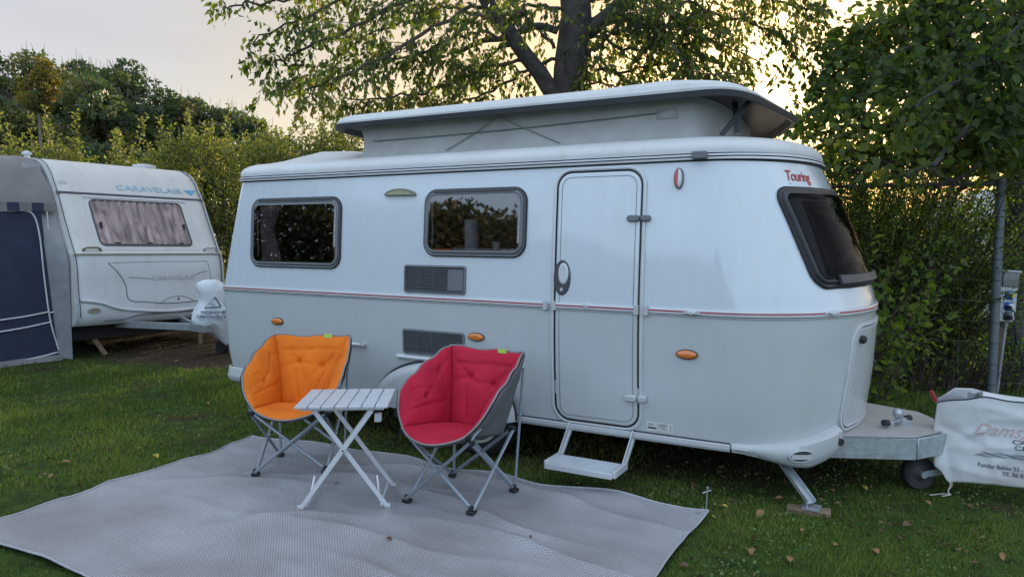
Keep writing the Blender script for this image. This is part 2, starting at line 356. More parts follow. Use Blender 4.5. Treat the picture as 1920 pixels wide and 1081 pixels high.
zu = sorted(set([1.16, 1.2, 1.26, 1.32, 1.38, 1.89, 2.0, 2.06, 2.115, 1.45, 1.55, 1.6, 1.66, 1.72, 1.78, 1.84]+[h[1] for h in HOLE]+[h[3] for h in HOLE]))
body('upper_body', zu, M_white, True)
# floor pan
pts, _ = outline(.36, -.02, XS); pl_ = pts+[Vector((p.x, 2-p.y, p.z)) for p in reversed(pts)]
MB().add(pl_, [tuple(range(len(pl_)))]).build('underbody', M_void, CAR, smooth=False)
def full(z, off):
    p, _ = outline(z, off, XS); return p+[Vector((q.x, 2-q.y, q.z)) for q in reversed(p[1:-1])]
def band(name, prof, m, parent=CAR, mats=None):
    """prof: (z, off) list swept round the body"""
    mb = MB()
    rows = [full(z, o) for z, o in prof]
    for k in range(len(rows)-1): mb.grid(rows[k:k+2], mats[k] if mats else 0, closed=True)
    return mb.build(name, m, parent, ang=30)
def sband(mb, x0, x1, prof, mats=None, fn=side, n=30):
    rows = [[fn(x0+(x1-x0)*i/n, z, o) for i in range(n+1)] for z, o in prof]
    for k in range(len(rows)-1): mb.grid(rows[k:k+2], mats[k] if mats else 0)
    for e in (0, n): mb.add([r[e] for r in rows], [tuple(range(len(rows)))], 0)
# belt moulding (broken at the door), red line inside it
BP = [(1.135, .001), (1.136, .009), (1.141, .010), (1.1412, .007), (1.146, .007), (1.1462, .010), (1.160, .0115), (1.1602, .0095), (1.169, .0095), (1.1692, .0125), (1.182, .010), (1.184, .001)]
BM = [0, 0, 2, 2, 0, 0, 1, 1, 1, 0, 0]
BM = [0, 0, 2, 2, 2, 0, 1, 1, 1, 0, 0]
mb = MB(); sband(mb, -3.50, -.345, BP, BM); sband(mb, .325, .72, BP, BM, n=10)
sband(mb, 0.001, 1.999, BP, BM, fn=lambda t, z, o: nose(t, z, o), n=70)
# the rear return of the moulding
ol = lambda z, o: outline(z, o, XS)[0][:12]
rows = [ol(z, o) for z, o in BP]
for k in range(len(rows)-1): mb.grid(rows[k:k+2], BM[k])
mb.build('belt_moulding', [M_alup, M_red, M_dgrey], CAR, ang=30)
# roof gutter rail
band('gutter_rail', [(2.078, .001), (2.079, .006), (2.086, .012), (2.087, .020), (2.100, .022), (2.101, .013), (2.107, .013), (2.108, .022), (2.119, .022), (2.120, .012), (2.126, .012), (2.127, .02), (2.135, .016)], [M_alup, M_black], mats=[1, 1, 1, 0, 1, 1, 1, 0, 1, 1, 1, 0])
# bottom skirt rail
mb = MB(); sband(mb, -3.45, .86, [(.318, -.02), (.318, .012), (.335, .02), (.362, .02), (.366, .012), (.372, .012), (.374, .002)], [0, 0, 0, 0, 1, 1]); mb.build('skirt_rail', [M_alup, M_dgrey], CAR, ang=30)
# roof shell
def roofring(d, z, crown=0):
    p = full(2.128, .018); cx, cy, hx, hy = -1.07, 1.0, 2.36, .96
    return [Vector((cx+(q.x-cx)*(1-d/hx*(1 if d < .3 else 1)), cy+(q.y-cy)*(1-d/hy), z)) for q in p]
rp_ = [(0, 2.128), (-.002, 2.15), (.004, 2.172), (.02, 2.195), (.05, 2.217), (.10, 2.235), (.17, 2.246), (.26, 2.252), (.35, 2.262), (.5, 2.285), (.7, 2.30), (.955, 2.305)]
rows = []
for d, z in rp_:
    r_ = roofring(d, z)
    if d > .2:
        for q in r_:
            if q.x < -2.0: q.z += .10*min(1, (-2.0-q.x)/.9)*math.sin(min(1, (d-.2)/.5)*math.pi/2)*max(0, min(1, (q.x+3.5)/.35))
    rows.append(r_)
MB().grid(rows, closed=True).build('roof', M_roof, CAR, ang=50)
# pop-top canvas and lid
def lidline(y0, xa, xb, bow, rc, z, rf=None):
    """closed outline: near side y0, far side 2-y0, rear xa, front corners xb bowed forward by bow"""
    out = []
    for i in range(7):
        a = R(90*i/6); out.append(Vector((xa+rc-rc*math.cos(a), y0+rc-rc*math.sin(a), z)))
    for i in range(1, 24): out.append(Vector((xa+rc+(xb-.0-xa-rc)*i/24, y0, z)))
    hw = 1-y0
    for i in range(25):
        th = math.pi*i/24; k = 2/2.9; cy = math.cos(th); out.append(Vector((xb+bow*abs(math.sin(th))**k, 1-hw*(abs(cy)**k)*(1 if cy >= 0 else -1), z)))
    for i in range(23, 0, -1): out.append(Vector((xa+rc+(xb-xa-rc)*i/24, 2-y0, z)))
    for i in range(7):
        a = R(90-90*i/6); out.append(Vector((xa+rc-rc*math.cos(a), 2-y0-rc+rc*math.sin(a), z)))
    return out
rows = []
for k in range(9):
    z = 2.248+.262*k/8; fold = .035*math.sin(math.pi*min(1, k/7.5))
    r_ = lidline(.225+fold*.6, -2.19+fold*.5, .45, .22-fold*.4, .05, z)
    rows.append([q+Vector((0, .006*mn.noise(Vector((q.x*3, q.y*3, z*9))), 0)) for q in r_])
MB().grid(rows, closed=True).build('poptop_canvas', M_canvas, CAR, ang=50)
mb = MB()
def lr(d, z):
    """lid outline, inset d: square-ish rear, softly cut near corner, bowed front; the raised lid leans to the far side"""
    y0 = .115+d; xa = -2.40+d; q = []; rc = .14
    for i in range(7): a = R(90*i/6); q.append((xa+rc-rc*math.cos(a), y0+rc-rc*math.sin(a)))
    xe = .66-d*.6
    for i in range(1, 24): q.append((xa+rc+(xe-xa-rc)*i/24, y0))
    c = (.86-d, y0+.0); e = (.895-d, .42)
    for i in range(9): k = i/8; q.append(((1-k)**2*xe+2*k*(1-k)*(.84-d)+k*k*(.905-d), (1-k)**2*y0+2*k*(1-k)*(y0+.01)+k*k*.40))
    for i in range(1, 9): k = i/8; q.append((.905+.115*k-d, .40+.66*k))
    q.append((1.022-d, 1.12)); q.append((1.01-d, 1.18))
    for i in range(1, 9): k = i/8; q.append((1.01-.26*k**1.15-d, 1.18+.56*k))
    q += [(.62-d*.6, 2-y0-.03), (.50, 2-y0)]
    for i in range(1, 23): q.append((.50+(xa+rc-.50)*i/23, 2-y0))
    for i in range(7): a = R(90-90*i/6); q.append((xa+rc-rc*math.cos(a), 2-y0-rc+rc*math.sin(a)))
    out = []
    for x, y in q:
        w = 1 if z < 2.517 else float(np.interp(x+d, [-2.4, .0, .50, .86, 1.02], [.72, .82, .95, .58, .2]))
        out.append(Vector((x, y, 2.517+(z-2.517)*w-.058*(y-.115))))
    return out
prof = [(.07, 2.510, 1), (.03, 2.478, 1), (.004, 2.472, 1), (-.003, 2.476, 1), (-.005, 2.513, 1), (.004, 2.517, 0), (.003, 2.535, 0), (.018, 2.572, 0), (.045, 2.602, 0), (.09, 2.622, 0), (.16, 2.636, 0), (.35, 2.652, 0), (.54, 2.658, 0)]  # black rim edge, deepened to paint in the shade under the lip
for k in range(len(prof)-1): mb.grid([lr(prof[k][0], prof[k][1]), lr(prof[k+1][0], prof[k+1][1])], prof[k][2], closed=True)
t_ = lr(.54, 2.658); mb.add(t_, [tuple(range(len(t_)))], 0)
mb.build('poptop_lid', [M_roof, M_black], CAR, ang=40)
b_ = lr(.068, 2.509); MB().add(b_, [tuple(reversed(range(len(b_))))]).build('lid_lining', M_under, CAR, smooth=False)
def cy_(z): return .225-.012+.021*math.sin(math.pi*min(1, (z-2.248)/.246))
mb = MB()
def ctube(a, b, r, n=14, sag=0):
    p = []
    for i in range(n+1):
        k = i/n; x = a[0]+(b[0]-a[0])*k; z = a[1]+(b[1]-a[1])*k-sag*math.sin(math.pi*k); p.append((x, cy_(z), z))
    mb.tube(p, r, 5)
ctube((-2.05, 2.375), (.30, 2.415), .003, 24, .012); mb.build('canvas_cord', mat('green cord', (.06, .10, .08), .8), CAR)
mb = MB(); ctube((-1.33, 2.262), (-.88, 2.475), .004); ctube((-.87, 2.475), (-.38, 2.262), .004); mb.build('canvas_strap', mat('strap', (.20, .20, .16), .8), CAR)
# scissor struts behind the front corner of the canvas
mb = MB(); mb.bar((.70, .32, 2.26), (.86, .42, 2.49), .035, .008, (1, 0, 0)); mb.bar((.80, .30, 2.27), (.74, .50, 2.49), .035, .008, (1, 0, 0)); mb.build('lid_strut', M_dgrey, CAR, smooth=False)
mb = MB(); mb.grid([[(x, cy_(z)+.009, z) for x in (.30, .37, .44)] for z in (2.375, 2.405, 2.435)]); mb.build('canvas_pocket', M_canvas, CAR, solid=.003)

# side windows
def arc_pts(x0, x1, z0, z1): pass
for (a, b, c, d) in WIN:
    i_ = WIN.index((a, b, c, d)); mb = MB(); sh = lambda i: rr(a, b, c, d, .105, 8, i)
    ringpanel(mb, sh, side, [(0, .001), (.001, .012), (.010, .016), (.022, .012), (.024, .018), (.036, .026), (.046, .024), (.052, .012), (.056, -.012)], mats=[1, 1, 0, 1, 0, 0, 0, 1])
    fr = mb.build('window_frame', [M_mgrey, M_black], CAR, ang=40)
    g = MB(); ringpanel(g, sh, side, [(.045, .022), (.06, .028)], cap=True, capn=6); g.build('window_pane', M_glass, fr)
    t = MB(); ringpanel(t, lambda i: rr(a+.09, d-.032, c-.09, d-.008, .01, 3, i), side, [(0, .005), (.001, .026), (.004, .028)], cap=True, capn=1); t.build('hinge_cover', M_dgrey, fr, ang=30)
    s_ = MB(); s_.box((a+.07, .02, b+.09), (a+.08, .03, d-.10)); s_.build('stay', M_alu, fr, smooth=False)
# interior seen through the panes
mb = MB()
rows = [[(-3.16+(.05+.22*(.45+.55*abs(k-5.5)/5.5))*(j/24), .075+.014*math.sin(j*1.6+k*.2), 1.37+.55*k/10) for j in range(25)] for k in range(11)]
mb.grid(rows)
mb.build('curtain', M_curt, CAR, solid=.003)
mb = MB(); mb.box((-3.3, 1.02, .5), (1.1, 1.05, 2.08)); mb.box((-3.3, .12, 1.30), (-.42, 1.0, 1.33)); mb.box((-1.9, .1, .6), (-1.86, 1.0, 2.05)); mb.build('interior_cabinet', M_tan, CAR, smooth=False)
mb = MB(); mb.lathe([(.055, 1.50), (.055, 1.74)], 20, Matrix.Translation((-1.12, .25, 0))); mb.build('paper_roll', M_paper, CAR, ang=40)
mb = MB(); mb.lathe([(.022, 1.50), (.034, 1.575), (.030, 1.575), (.02, 1.505)], 18, Matrix.Translation((-.905, .25, 0))); mb.build('cup', M_paper, CAR, ang=40)
mb = MB(); mb.box((-1.36, .10, 1.47), (-.50, .5, 1.50)); mb.build('worktop', M_void, CAR, smooth=False)
mb = MB(); mb.tube([(-.66, .3, 1.5), (-.66, .3, 1.72), (-.655, .25, 1.735), (-.65, .2, 1.70)], .008); mb.build('tap', M_alu, CAR)

# door
DX0, DZ0, DX1, DZ1 = -.335, .362, .312, 2.072
dsh = lambda i: rr(DX0, DZ0, DX1, DZ1, .13, 8, i)
mb = MB(); ringpanel(mb, dsh, side, [(0, .001), (.001, .010), (.012, .013), (.022, .010), (.0225, .003), (.042, .0025)], mats=[0, 0, 0, 1, 1]); mb.build('door_frame', [M_alup, M_black], CAR, ang=30)
def dmix(zlo, zhi, i):
    out = []
    for x, z in dsh(i): out.append((x, min(max(z, zlo), zhi)))
    return out
door = MB()
ringpanel(door, lambda i: dmix(1.16, 9, i), side, [(.036, .002), (.037, .010), (.045, .012)], mi=0)
ringpanel(door, lambda i: dmix(0, 1.16, i), side, [(.036, .002), (.037, .010), (.045, .012)], mi=1)
def dgrid(zlo, zhi, mi):
    base = dmix(zlo, zhi, .045); top = [p for p in base]
    zs = sorted(set(round(p[1], 5) for p in base)); rows = []
    def xr_(z):
        x0, z0, x1, z1 = DX0+.045, DZ0+.045, DX1-.045, DZ1-.045; r = .085; dz = 0
        if z > z1-r: dz = z-(z1-r)
        if z < z0+r: dz = (z0+r)-z
        k = r-math.sqrt(max(0, r*r-dz*dz)); return x0+k, x1-k
    for z in zs: a, b = xr_(z); rows.append([side(a+(b-a)*i/8, z, .012) for i in range(9)])
    door.grid(rows, mi)
dgrid(1.16, 9, 0); dgrid(0, 1.16, 1)
DO = door.build('door', [M_white, M_grey], CAR, ang=25)
mb = MB(); ringpanel(mb, lambda i: dsh(i), side, [(.062, .0125), (.0628, .0145), (.065, .0145), (.0658, .0125)]); mb.build('door_bead', M_mgrey, DO, ang=30)
mb = MB(); sband(mb, DX0+.036, DX1-.036, [(z, o+.012) for z, o in BP], BM, n=12); mb.build('door_moulding', [M_alup, M_red, M_dgrey], DO, ang=30)
def ell(cx, cz, rx, rz, n=28): return lambda i: [(cx+(rx-i)*math.cos(2*math.pi*k/n), cz+(rz-i)*math.sin(2*math.pi*k/n)) for k in range(n)]
mb = MB(); ringpanel(mb, ell(-.252, 1.348, .062, .118), side, [(0, .012), (.002, .019), (.008, .022)], cap=True, capn=2); hd = mb.build('door_handle', M_dgrey, DO, ang=30)
mb = MB(); ringpanel(mb, ell(-.240, 1.375, .038, .072), side, [(0, .02), (.002, .026), (.010, .030)], cap=True, capn=2); mb.build('handle_flap', M_alup, hd, ang=30)
mb = MB(); ringpanel(mb, ell(-.252, 1.27, .012, .014), side, [(0, .02), (.002, .026)], cap=True, capn=1); mb.build('lock', M_alu, hd)
for z in (1.735, .592):
    mb = MB(); ringpanel(mb, lambda i: rr(.192, z-.022, .278, z+.022, .018, 4, i), side, [(0, .012), (.002, .03), (.008, .036)], cap=True, capn=2)
    ringpanel(mb, lambda i: rr(.282, z-.020, .343, z+.022, .014, 4, i), side, [(0, .004), (.002, .026), (.008, .032)], cap=True, capn=2); mb.build('hinge', M_mgrey if z > 1 else M_plast, DO, ang=30)
for x in (-.372, -.318+.012, .27, .322+.012):
    mb = MB(); ringpanel(mb, lambda i: rr(x-.016, 1.128, x+.016, 1.19, .006, 3, i), side, [(0, .01), (.001, .026), (.003, .028)], cap=True, capn=1); mb.build('moulding_clip', M_plast, CAR, ang=30)
# vents
def vent(x0, z0, x1, z1, slats, m1):
    mb = MB(); sh = lambda i: rr(x0, z0, x1, z1, .02, 4, i)
    ringpanel(mb, sh, side, [(0, .001), (.002, .012), (.014, .014), (.016, .010)]); ringpanel(mb, sh, side, [(.016, .010), (.018, .003)], cap=True, capn=2, mats=[1, 1, 1])
    v = mb.build('vent', [M_mgrey, M_black], CAR, ang=30)
    s = MB(); h = (z1-z0-.036)/slats
    for k in range(slats):
        z = z0+.018+h*k; sband(s, x0+.018, x1-.018, [(z+.001, .004), (z+h*.2, .013), (z+h*.55, .014), (z+h*.6, .006)], n=3)
    if m1:
        sband(s, x0+.40, x1-.02, [(z0+.03, .004), (z0+.03, .015), (z1-.03, .015), (z1-.03, .004)], n=2)
    for x in (x0+.14, x0+.27): s.add([side(x, z0+.018, .0155), side(x+.004, z0+.018, .0155), side(x+.004, z1-.018, .0155), side(x, z1-.018, .0155)], [(0, 1, 2, 3)])
    s.build('vent_slats', M_mgrey, v, ang=30)
vent(-1.568, 1.200, -1.018, 1.408, 10, True); vent(-1.585, .738, -1.03, .926, 10, False)
mb = MB(); sband(mb, -1.64, -1.05, [(.700, .001), (.700, .022), (.712, .026), (.722, .020), (.728, .001)], n=4); mb.build('awning_strip', M_alup, CAR, ang=30)
# lamps and small fittings
mb = MB(); n_ = 24
es = lambda i: [(-1.625+(.145-i)*math.cos(a), 1.925+(.052-i)*max(0, math.sin(a))-(.004 if math.sin(a) <= 0 else 0)) for a in [math.pi*k/n_ for k in range(n_+1)]]
ringpanel(mb, es, side, [(0, .001), (.001, .024), (.008, .03)], cap=True, capn=2); el_ = mb.build('awning_lamp', M_khaki, CAR, ang=40)
mb = MB(); ringpanel(mb, lambda i: [(-1.625+(.11-i)*math.cos(a), 1.928+(.030-i)*max(0, math.sin(a))) for a in [math.pi*k/n_ for k in range(n_+1)]], side, [(0, .028), (.001, .033)], cap=True, capn=1); mb.build('lens', mat('lamp lens', (.30, .29, .17), .3), el_)
for x, z in ((-2.905, .902), (-.93, .905), (.596, .901)):
    mb = MB(); ringpanel(mb, ell(x, z, .070, .032), side, [(0, .001), (.001, .010), (.005, .012)]); o = mb.build('side_marker', M_dgrey, CAR, ang=40)
    mb = MB(); ringpanel(mb, ell(x, z, .065, .027), side, [(0, .010), (.004, .018), (.012, .023), (.022, .025)], cap=True, capn=1); mb.build('lens', M_amber, o, ang=60)
mb = MB(); ringpanel(mb, ell(.515, 1.978, .030, .066), side, [(0, .001), (.001, .018), (.006, .022)]); o = mb.build('marker_lamp', M_mgrey, CAR, ang=40)
mb = MB(); ringpanel(mb, lambda i: [(min(x, .517), z) for x, z in ell(.515, 1.978, .024, .060)(i)], side, [(0, .02), (.005, .036), (.012, .042)], cap=True, capn=1); mb.build('red_lens', M_redlens, o, ang=60)
mb = MB(); ringpanel(mb, lambda i: [(max(x, .519), z) for x, z in ell(.515, 1.978, .024, .060)(i)], side, [(0, .02), (.005, .036), (.012, .042)], cap=True, capn=1); mb.build('clear_lens', M_clear, o, ang=60)
mb = MB(); mb.tube([side(-2.3, .77, .03), side(-1.95, .773, .03)], .012, 10); mb.tube([side(-1.97, .773, 0), side(-1.97, .773, .04)], .016, 10); mb.build('grab_bar', M_alu, CAR)
def knob(fn, a, z):
    mb = MB(); sh = lambda i: [(a+(.028-i)*math.cos(2*math.pi*k/18)*1.0, z+(.014-i*.5)*math.sin(2*math.pi*k/18)) for k in range(18)]
    ringpanel(mb, sh, fn, [(0, .008), (.003, .028), (.010, .032)], cap=True, capn=1)
    ringpanel(mb, lambda i: [(a-.05+(.1)*q[0], z-.006+.012*q[1]) for q in ((0, 0), (1, 0), (1, 1), (0, 1))], fn, [(0, .008), (0, .02)], cap=True, capn=1); mb.build('moulding_latch', M_alup, CAR, ang=40)
knob(side, .625, 1.160); knob(side, -.07, 1.172)
mb = MB(); mb.box((.60, -.0, 2.09), (.69, .045, 2.135)); mb.build('rail_fitting', M_mgrey, CAR, bevel=.006)
# data plate
mb = MB(); ringpanel(mb, lambda i: rr(.335, .385, .505, .447, .003, 2, i), side, [(0, .001), (0, .002)], cap=True, capn=2); dp = mb.build('data_plate', mat('plate', (.55, .55, .50), .5), CAR)
mb = MB()
for (x, z, w, h) in ((.342, .40, .055, .012), (.342, .42, .03, .004), (.342, .43, .04, .004), (.412, .43, .06, .005), (.412, .418, .05, .004), (.43, .405, .04, .003), (.395+.008, .388, .0015, .054), (.49, .395, .003, .04)):
    mb.add([side(x, z, .0028), side(x+w, z, .0028), side(x+w, z+h, .0028), side(x, z+h, .0028)], [(0, 1, 2, 3)])
mb.build('printing', M_dgrey, dp, smooth=False)
# nose window, wrapped round the front
KN = 1.28
def nwin(a, z, off=0): return nose(min(1.98, max(.02, 1+a/KN*np.interp(z, [1.31, 1.92], [.875, 1.0]))), z, off)
nsh = lambda i: rr(-.755, 1.305, .755, 1.925, .10, 8, i)
mb = MB(); ringpanel(mb, nsh, nwin, [(0, .001), (.001, .014), (.012, .022), (.026, .018), (.028, .022), (.040, .032), (.050, .034), (.060, .026), (.066, .012), (.08, -.01)], mats=[1, 1, 0, 1, 0, 0, 0, 0, 1])
nf = mb.build('front_window_frame', [mat('black window rubber', (.026, .026, .030), .4), M_black], CAR, ang=40)
mb = MB(); ringpanel(mb, nsh, nwin, [(.050, .034), (.07, .037), (.13, .031)], cap=True, capn=8); mb.build('front_window_pane', M_glassd, nf)
mb = MB()
for a in (-.50, -.30, -.10, .3): MB().bar(nwin(a, 1.40, -.03), nwin(a+.02, 1.84, -.03), .014, .006, (0, 1, 0)).build('window_stay', M_alu, nf, smooth=False)
mb = MB(); sband(mb, -.56, .56, [(1.325, .022), (1.33, .045), (1.375, .048), (1.385, .026)], fn=nwin, n=20); mb.build('window_sill_strip', M_dgrey, nf, ang=30)
# front locker
lsh = lambda i: rr(-.46, .405, .46, 1.082, .11, 8, i)
lsf = lambda a, z, off=0: nose(1+a/KN*np.interp(z, [.4, 1.08], [1.02, .86]), z, off)
mb = MB(); ringpanel(mb, lsh, lsf, [(0, .001), (.002, .012), (.016, .014), (.018, .004), (.026, .004), (.028, .012), (.036, .013), (.038, .010)], mats=[0, 0, 0, 1, 0, 0, 0])
ringpanel(mb, lsh, lsf, [(.038, .010), (.05, .011)], cap=True, capn=6, mats=[2, 2]); lk = mb.build('locker_door', [M_alup, M_dgrey, M_grey], CAR, ang=30)
p = lsf(-.36, .985, .01); n = (lsf(-.36, .985, .05)-p).normalized()
mb = MB(); mb.lathe([(.024, 0), (.026, .02), (.020, .03)], 18, Matrix.Translation(p) @ n.to_track_quat('Z', 'Y').to_matrix().to_4x4()); mb.build('locker_knob', M_black, lk, ang=40)
knob(lambda a, z, o=0: nose(.54+(a)/KN, z, o), 0, 1.168)
mb = MB(); lettering(mb, 'Touring', .100, lambda x, y: nose(.612+x/1.12, 1.992+y*.9-.02*x, .0035), shear=.28, bold=.0012, stretch=.74, space=.9)
mb.tube([nose(.53+.02*i, 1.945+.0005*i*i, .004) for i in range(2)], .001, 4)
mb.build('nose_lettering', M_letter, CAR, smooth=False)
# moulded bumper corners: long tapering front valance with an oval hole, small rear one
def valance(mir):
    mb = MB(); rows = []; n = 44; M = 2-1e-4
    for i in range(n+1):
        k = i/n; t = .06+.55*k; f = max(0, min(1, k/.72)); f = f*f*(3-2*f)
        zt = .374+.095*k**2.0; zb = .312-.085*f+(max(0, k-.66)/.34)**1.5*.07; bul = (.022+.052*f)*(1 if k < .95 else .85)
        sf = lambda z, o: nose(t, z, o)
        rows.append([sf(zt, .002), sf(zt-.004, bul*.6), sf(zt-.02, bul), sf((zt+zb)/2, bul*1.12), sf(zb+.03, bul*.9), sf(zb+.006, bul*.5), sf(zb, -.03)])
    for r in (rows if not mir else [[Vector((q.x, 2-q.y, q.z)) for q in r] for r in rows]): pass
    rr_ = rows if not mir else [[Vector((q.x, 2-q.y, q.z)) for q in r] for r in rows]
    mb.grid(rr_, 0, flip=mir)
    for e in (0, -1): mb.add(rr_[e], [tuple(range(7))])
    return mb.build('bumper_corner', M_plast, CAR, ang=50)
va = valance(False); valance(True)
mb = MB(); vs_ = lambda a, z, o=0: nose(a, z, o+.078)
ringpanel(mb, lambda i: [(.375+(.062-i)*math.cos(2*math.pi*k/26), .325+(.040-i*.7)*math.sin(2*math.pi*k/26)) for k in range(26)], vs_, [(0, -.012), (0, .006), (.006, .008), (.009, .002)], mats=[0, 0, 0])
ringpanel(mb, lambda i: [(.375+(.062-i)*math.cos(2*math.pi*k/26), .325+(.040-i*.7)*math.sin(2*math.pi*k/26)) for k in range(26)], vs_, [(.009, .002), (.02, .0015)], cap=True, capn=2, mi=1)
mb.build('valance_recess', [M_plast, M_dgrey], va, ang=50)
mb = MB(); mb.bar(vs_(.325, .327, .004), vs_(.425, .315, .004), .028, .006, (0, 0, 1)); mb.build('recess_web', M_plast, va, smooth=False)
p = nose(.585, .385, .06); mb = MB(); mb.lathe([(.022, 0), (.022, .03)], 16, Matrix.Translation(p) @ (nose(.585, .385, .10)-p).to_track_quat('Z', 'Y').to_matrix().to_4x4()); mb.build('valance_plug', M_black, va, ang=40)
for m_ in (False, True):
    mb = MB(); rows = []
    for k in range(9):
        z = .33+.135*k/8; f = 1-abs(k/8-.35)*1.1; ol_ = outline(z, .012+.05*max(0, f), XS)[0]
        q = ol_[3:15]; rows.append([Vector((a.x, 2-a.y if m_ else a.y, a.z)) for a in q])
    mb.grid(rows, flip=m_); mb.build('rear_bumper_corner', M_plast, CAR, ang=60, solid=.004)
# wheel, arch spat
WX = -.985
def wheel(y0, out):
    T = Matrix.Translation((WX, y0, .312)) @ Matrix.Rotation(R(90), 4, 'X')
    pr_ = [(.19, -.09), (.27, -.095), (.305, -.075), (.314, -.04), (.315, .04), (.305, .075), (.27, .095), (.19, .09)]
    w = MB().lathe(pr_, 40, T).build('wheel', M_black, CAR, ang=30)
    MB().lathe([(.03, .10), (.035, .105), (.10, .085), (.13, .06), (.165, .065), (.185, .092), (.205, .094), (.208, .08)], 32, T).build('rim', mat('cream steel rim', (.50, .48, .42), .5), w, ang=30)
wheel(.17, 1); wheel(1.83, -1)
def spat(i, k):
    """k 0 = arch edge on the wall .. outward and down over the fairing"""
    a = math.pi*i/36; cx, cz = -1.215, .335; c_, s_ = math.cos(a), math.sin(a)**.85 if math.sin(a) > 0 else 0; hl, ht = .615, .36
    f, o = ((1.0, .0), (.985, -.045), (.93, -.085), (.82, -.10), (.62, -.105), (.40, -.10))[k]
    x = cx-hl*f*c_; z = cz+ht*f*s_
    if k >= 3: z = max(z, cz)
    return (x, o+.0, z)
mb = MB(); mb.grid([[spat(i, k) for i in range(37)] for k in range(6)], 0, flip=True)
mb.add([spat(i, 5) for i in range(37)], [tuple(range(37))], 0)
mb.tube([Vector(spat(i, 0))+Vector((0, -.006, .006)) for i in range(37)], .010, 6, 1); mb.build('wheel_spat', [M_plast, M_black], CAR, ang=50)
# little spoked winder wheel below the skirt
mb = MB(); T = Matrix.Translation((-1.66, .03, .262)) @ Matrix.Rotation(R(90), 4, 'X')
mb.tube([T @ Vector((.036*math.cos(R(i*20)), .036*math.sin(R(i*20)), 0)) for i in range(19)], .006, 6, cap=False)
for k in range(5): mb.tube([T @ Vector((0, 0, 0)), T @ Vector((.036*math.cos(R(72*k+20)), .036*math.sin(R(72*k+20)), 0))], .004, 5)
mb.tube([(-1.66, .03, .262), (-1.66, .3, .262)], .006); mb.tube([(-1.66, .06, .26), (-1.62, .06, .33)], .01); mb.build('jack_winder', M_mgrey, CAR)
# step
mb = MB(); mb.box((-.23, -.30, .155), (.23, -.07, .175)); mb.box((-.23, -.305, .140), (.23, -.29, .177)); mb.box((.225, -.29, .145), (.25, -.07, .19)); mb.box((-.24, -.29, .145), (-.225, -.07, .19)); st = mb.build('step', M_alup, CAR, bevel=.004)
mb = MB()
for i in range(12): mb.box((-.21, -.288+i*.018, .175), (.205, -.282+i*.018, .1775))
mb.build('step_tread', M_white, st, smooth=False)
for x in (-.225, .225):
    mb = MB(); mb.bar((x, -.10, .16), (x+.02, .04, .36), .06, .005, (0, 1, 0)); mb.bar((x+.004, -.06, .17), (x+.024, .08, .36), .022, .016, (0, 1, 0)); mb.build('step_bracket', M_alup, st, smooth=False)
# drawbar
for s_ in (0, 1):
    f = (lambda p: (p[0], 2-p[1], p[2])) if s_ else (lambda p: p)
    mb = MB(); mb.bar(f((.9, .28, .312)), f((1.84, .66, .322)), .135, .05, (0, 0, 1)); mb.bar(f((1.838, .659, .322)), f((2.02, .93, .322)), .132, .048, (0, 0, 1)); mb.build('drawbar', M_galv, CAR, bevel=.004)
mb = MB(); mb.add([(1.15, .33, .392), (1.84, .63, .398), (2.0, .9, .398), (2.0, 1.1, .398), (1.84, 1.37, .398), (1.15, 1.67, .392)], [(0, 1, 2, 3, 4, 5)]); mb.build('drawbar_cover', M_beige, CAR, smooth=False, solid=.008)
mb = MB(); B = Vector((1.735, .87, .40))
mb.lathe([(.014, .03), (.014, .05), (.025, .06), (.033, .078), (.034, .09), (.027, .108), (.010, .118)], 20, Matrix.Translation(B)); mb.tube([B+Vector((-.06, -.09, .03)), B+Vector((.05, .11, .03))], .013); mb.tube([B+Vector((-.075, -.12, .04)), B+Vector((-.055, -.08, .032))], .022, 10, mi=1); mb.tube([B+Vector((.045, .10, .032)), B+Vector((.065, .14, .032))], .022, 10, mi=1)
mb.box(B+Vector((-.09, -.07, 0)), B+Vector((-.02, -.03, .03))); mb.box(B+Vector((.0, .05, 0)), B+Vector((.08, .09, .03))); mb.build('spare_ball_bracket', [M_galv, M_black], CAR, bevel=.002)
mb = MB(); mb.lathe([(.03, 0), (.05, .02), (.05, .20), (.035, .24), (.035, .40)], 20, Matrix.Translation((2.15, 1.0, .25))); mb.box((1.98, .93, .26), (2.45, 1.07, .40)); mb.box((2.45, .95, .30), (2.60, 1.05, .42)); mb.box((1.97, .90, .40), (2.02, .99, .52)); cp = mb.build('hitch_coupling', M_galv, CAR, bevel=.006)
mb = MB(); mb.tube([(2.0, .95, .45), (1.93, .93, .60)], .006); mb.tube([(1.945, .935, .575), (1.915, .925, .64)], .012, 10, mi=1); mb.build('brake_lever', [M_galv, mat('red grip', (.35, .02, .02), .4)], cp)
# jockey wheel
c = Vector((1.86, .90, .11)); T = Matrix.Translation(c) @ Matrix.Rotation(R(35), 4, 'Z') @ Matrix.Rotation(R(90), 4, 'X')
jw = MB().lathe([(.075, -.03), (.10, -.035), (.11, -.02), (.11, .02), (.10, .035), (.075, .03)], 28, T).build('jockey_wheel', M_black, CAR, ang=30)
mb = MB(); mb.lathe([(.02, .045), (.03, .045), (.06, .03), (.078, .033)], 24, T); mb.build('hub', mat('dark hub', (.03, .03, .032), .6), jw, ang=30)
mb = MB(); mb.bar(T @ Vector((0, 0, .055)), T @ Vector((.20, .03, .06)), .04, .008, T.to_3x3() @ Vector((0, 1, 0))); mb.tube([T @ Vector((0, 0, .04)), T @ Vector((0, 0, .07))], .022, 14); mb.tube([(2.12, .98, .09), (2.12, .98, .6)], .024, 12); mb.build('wheel_arm', M_galv, jw)
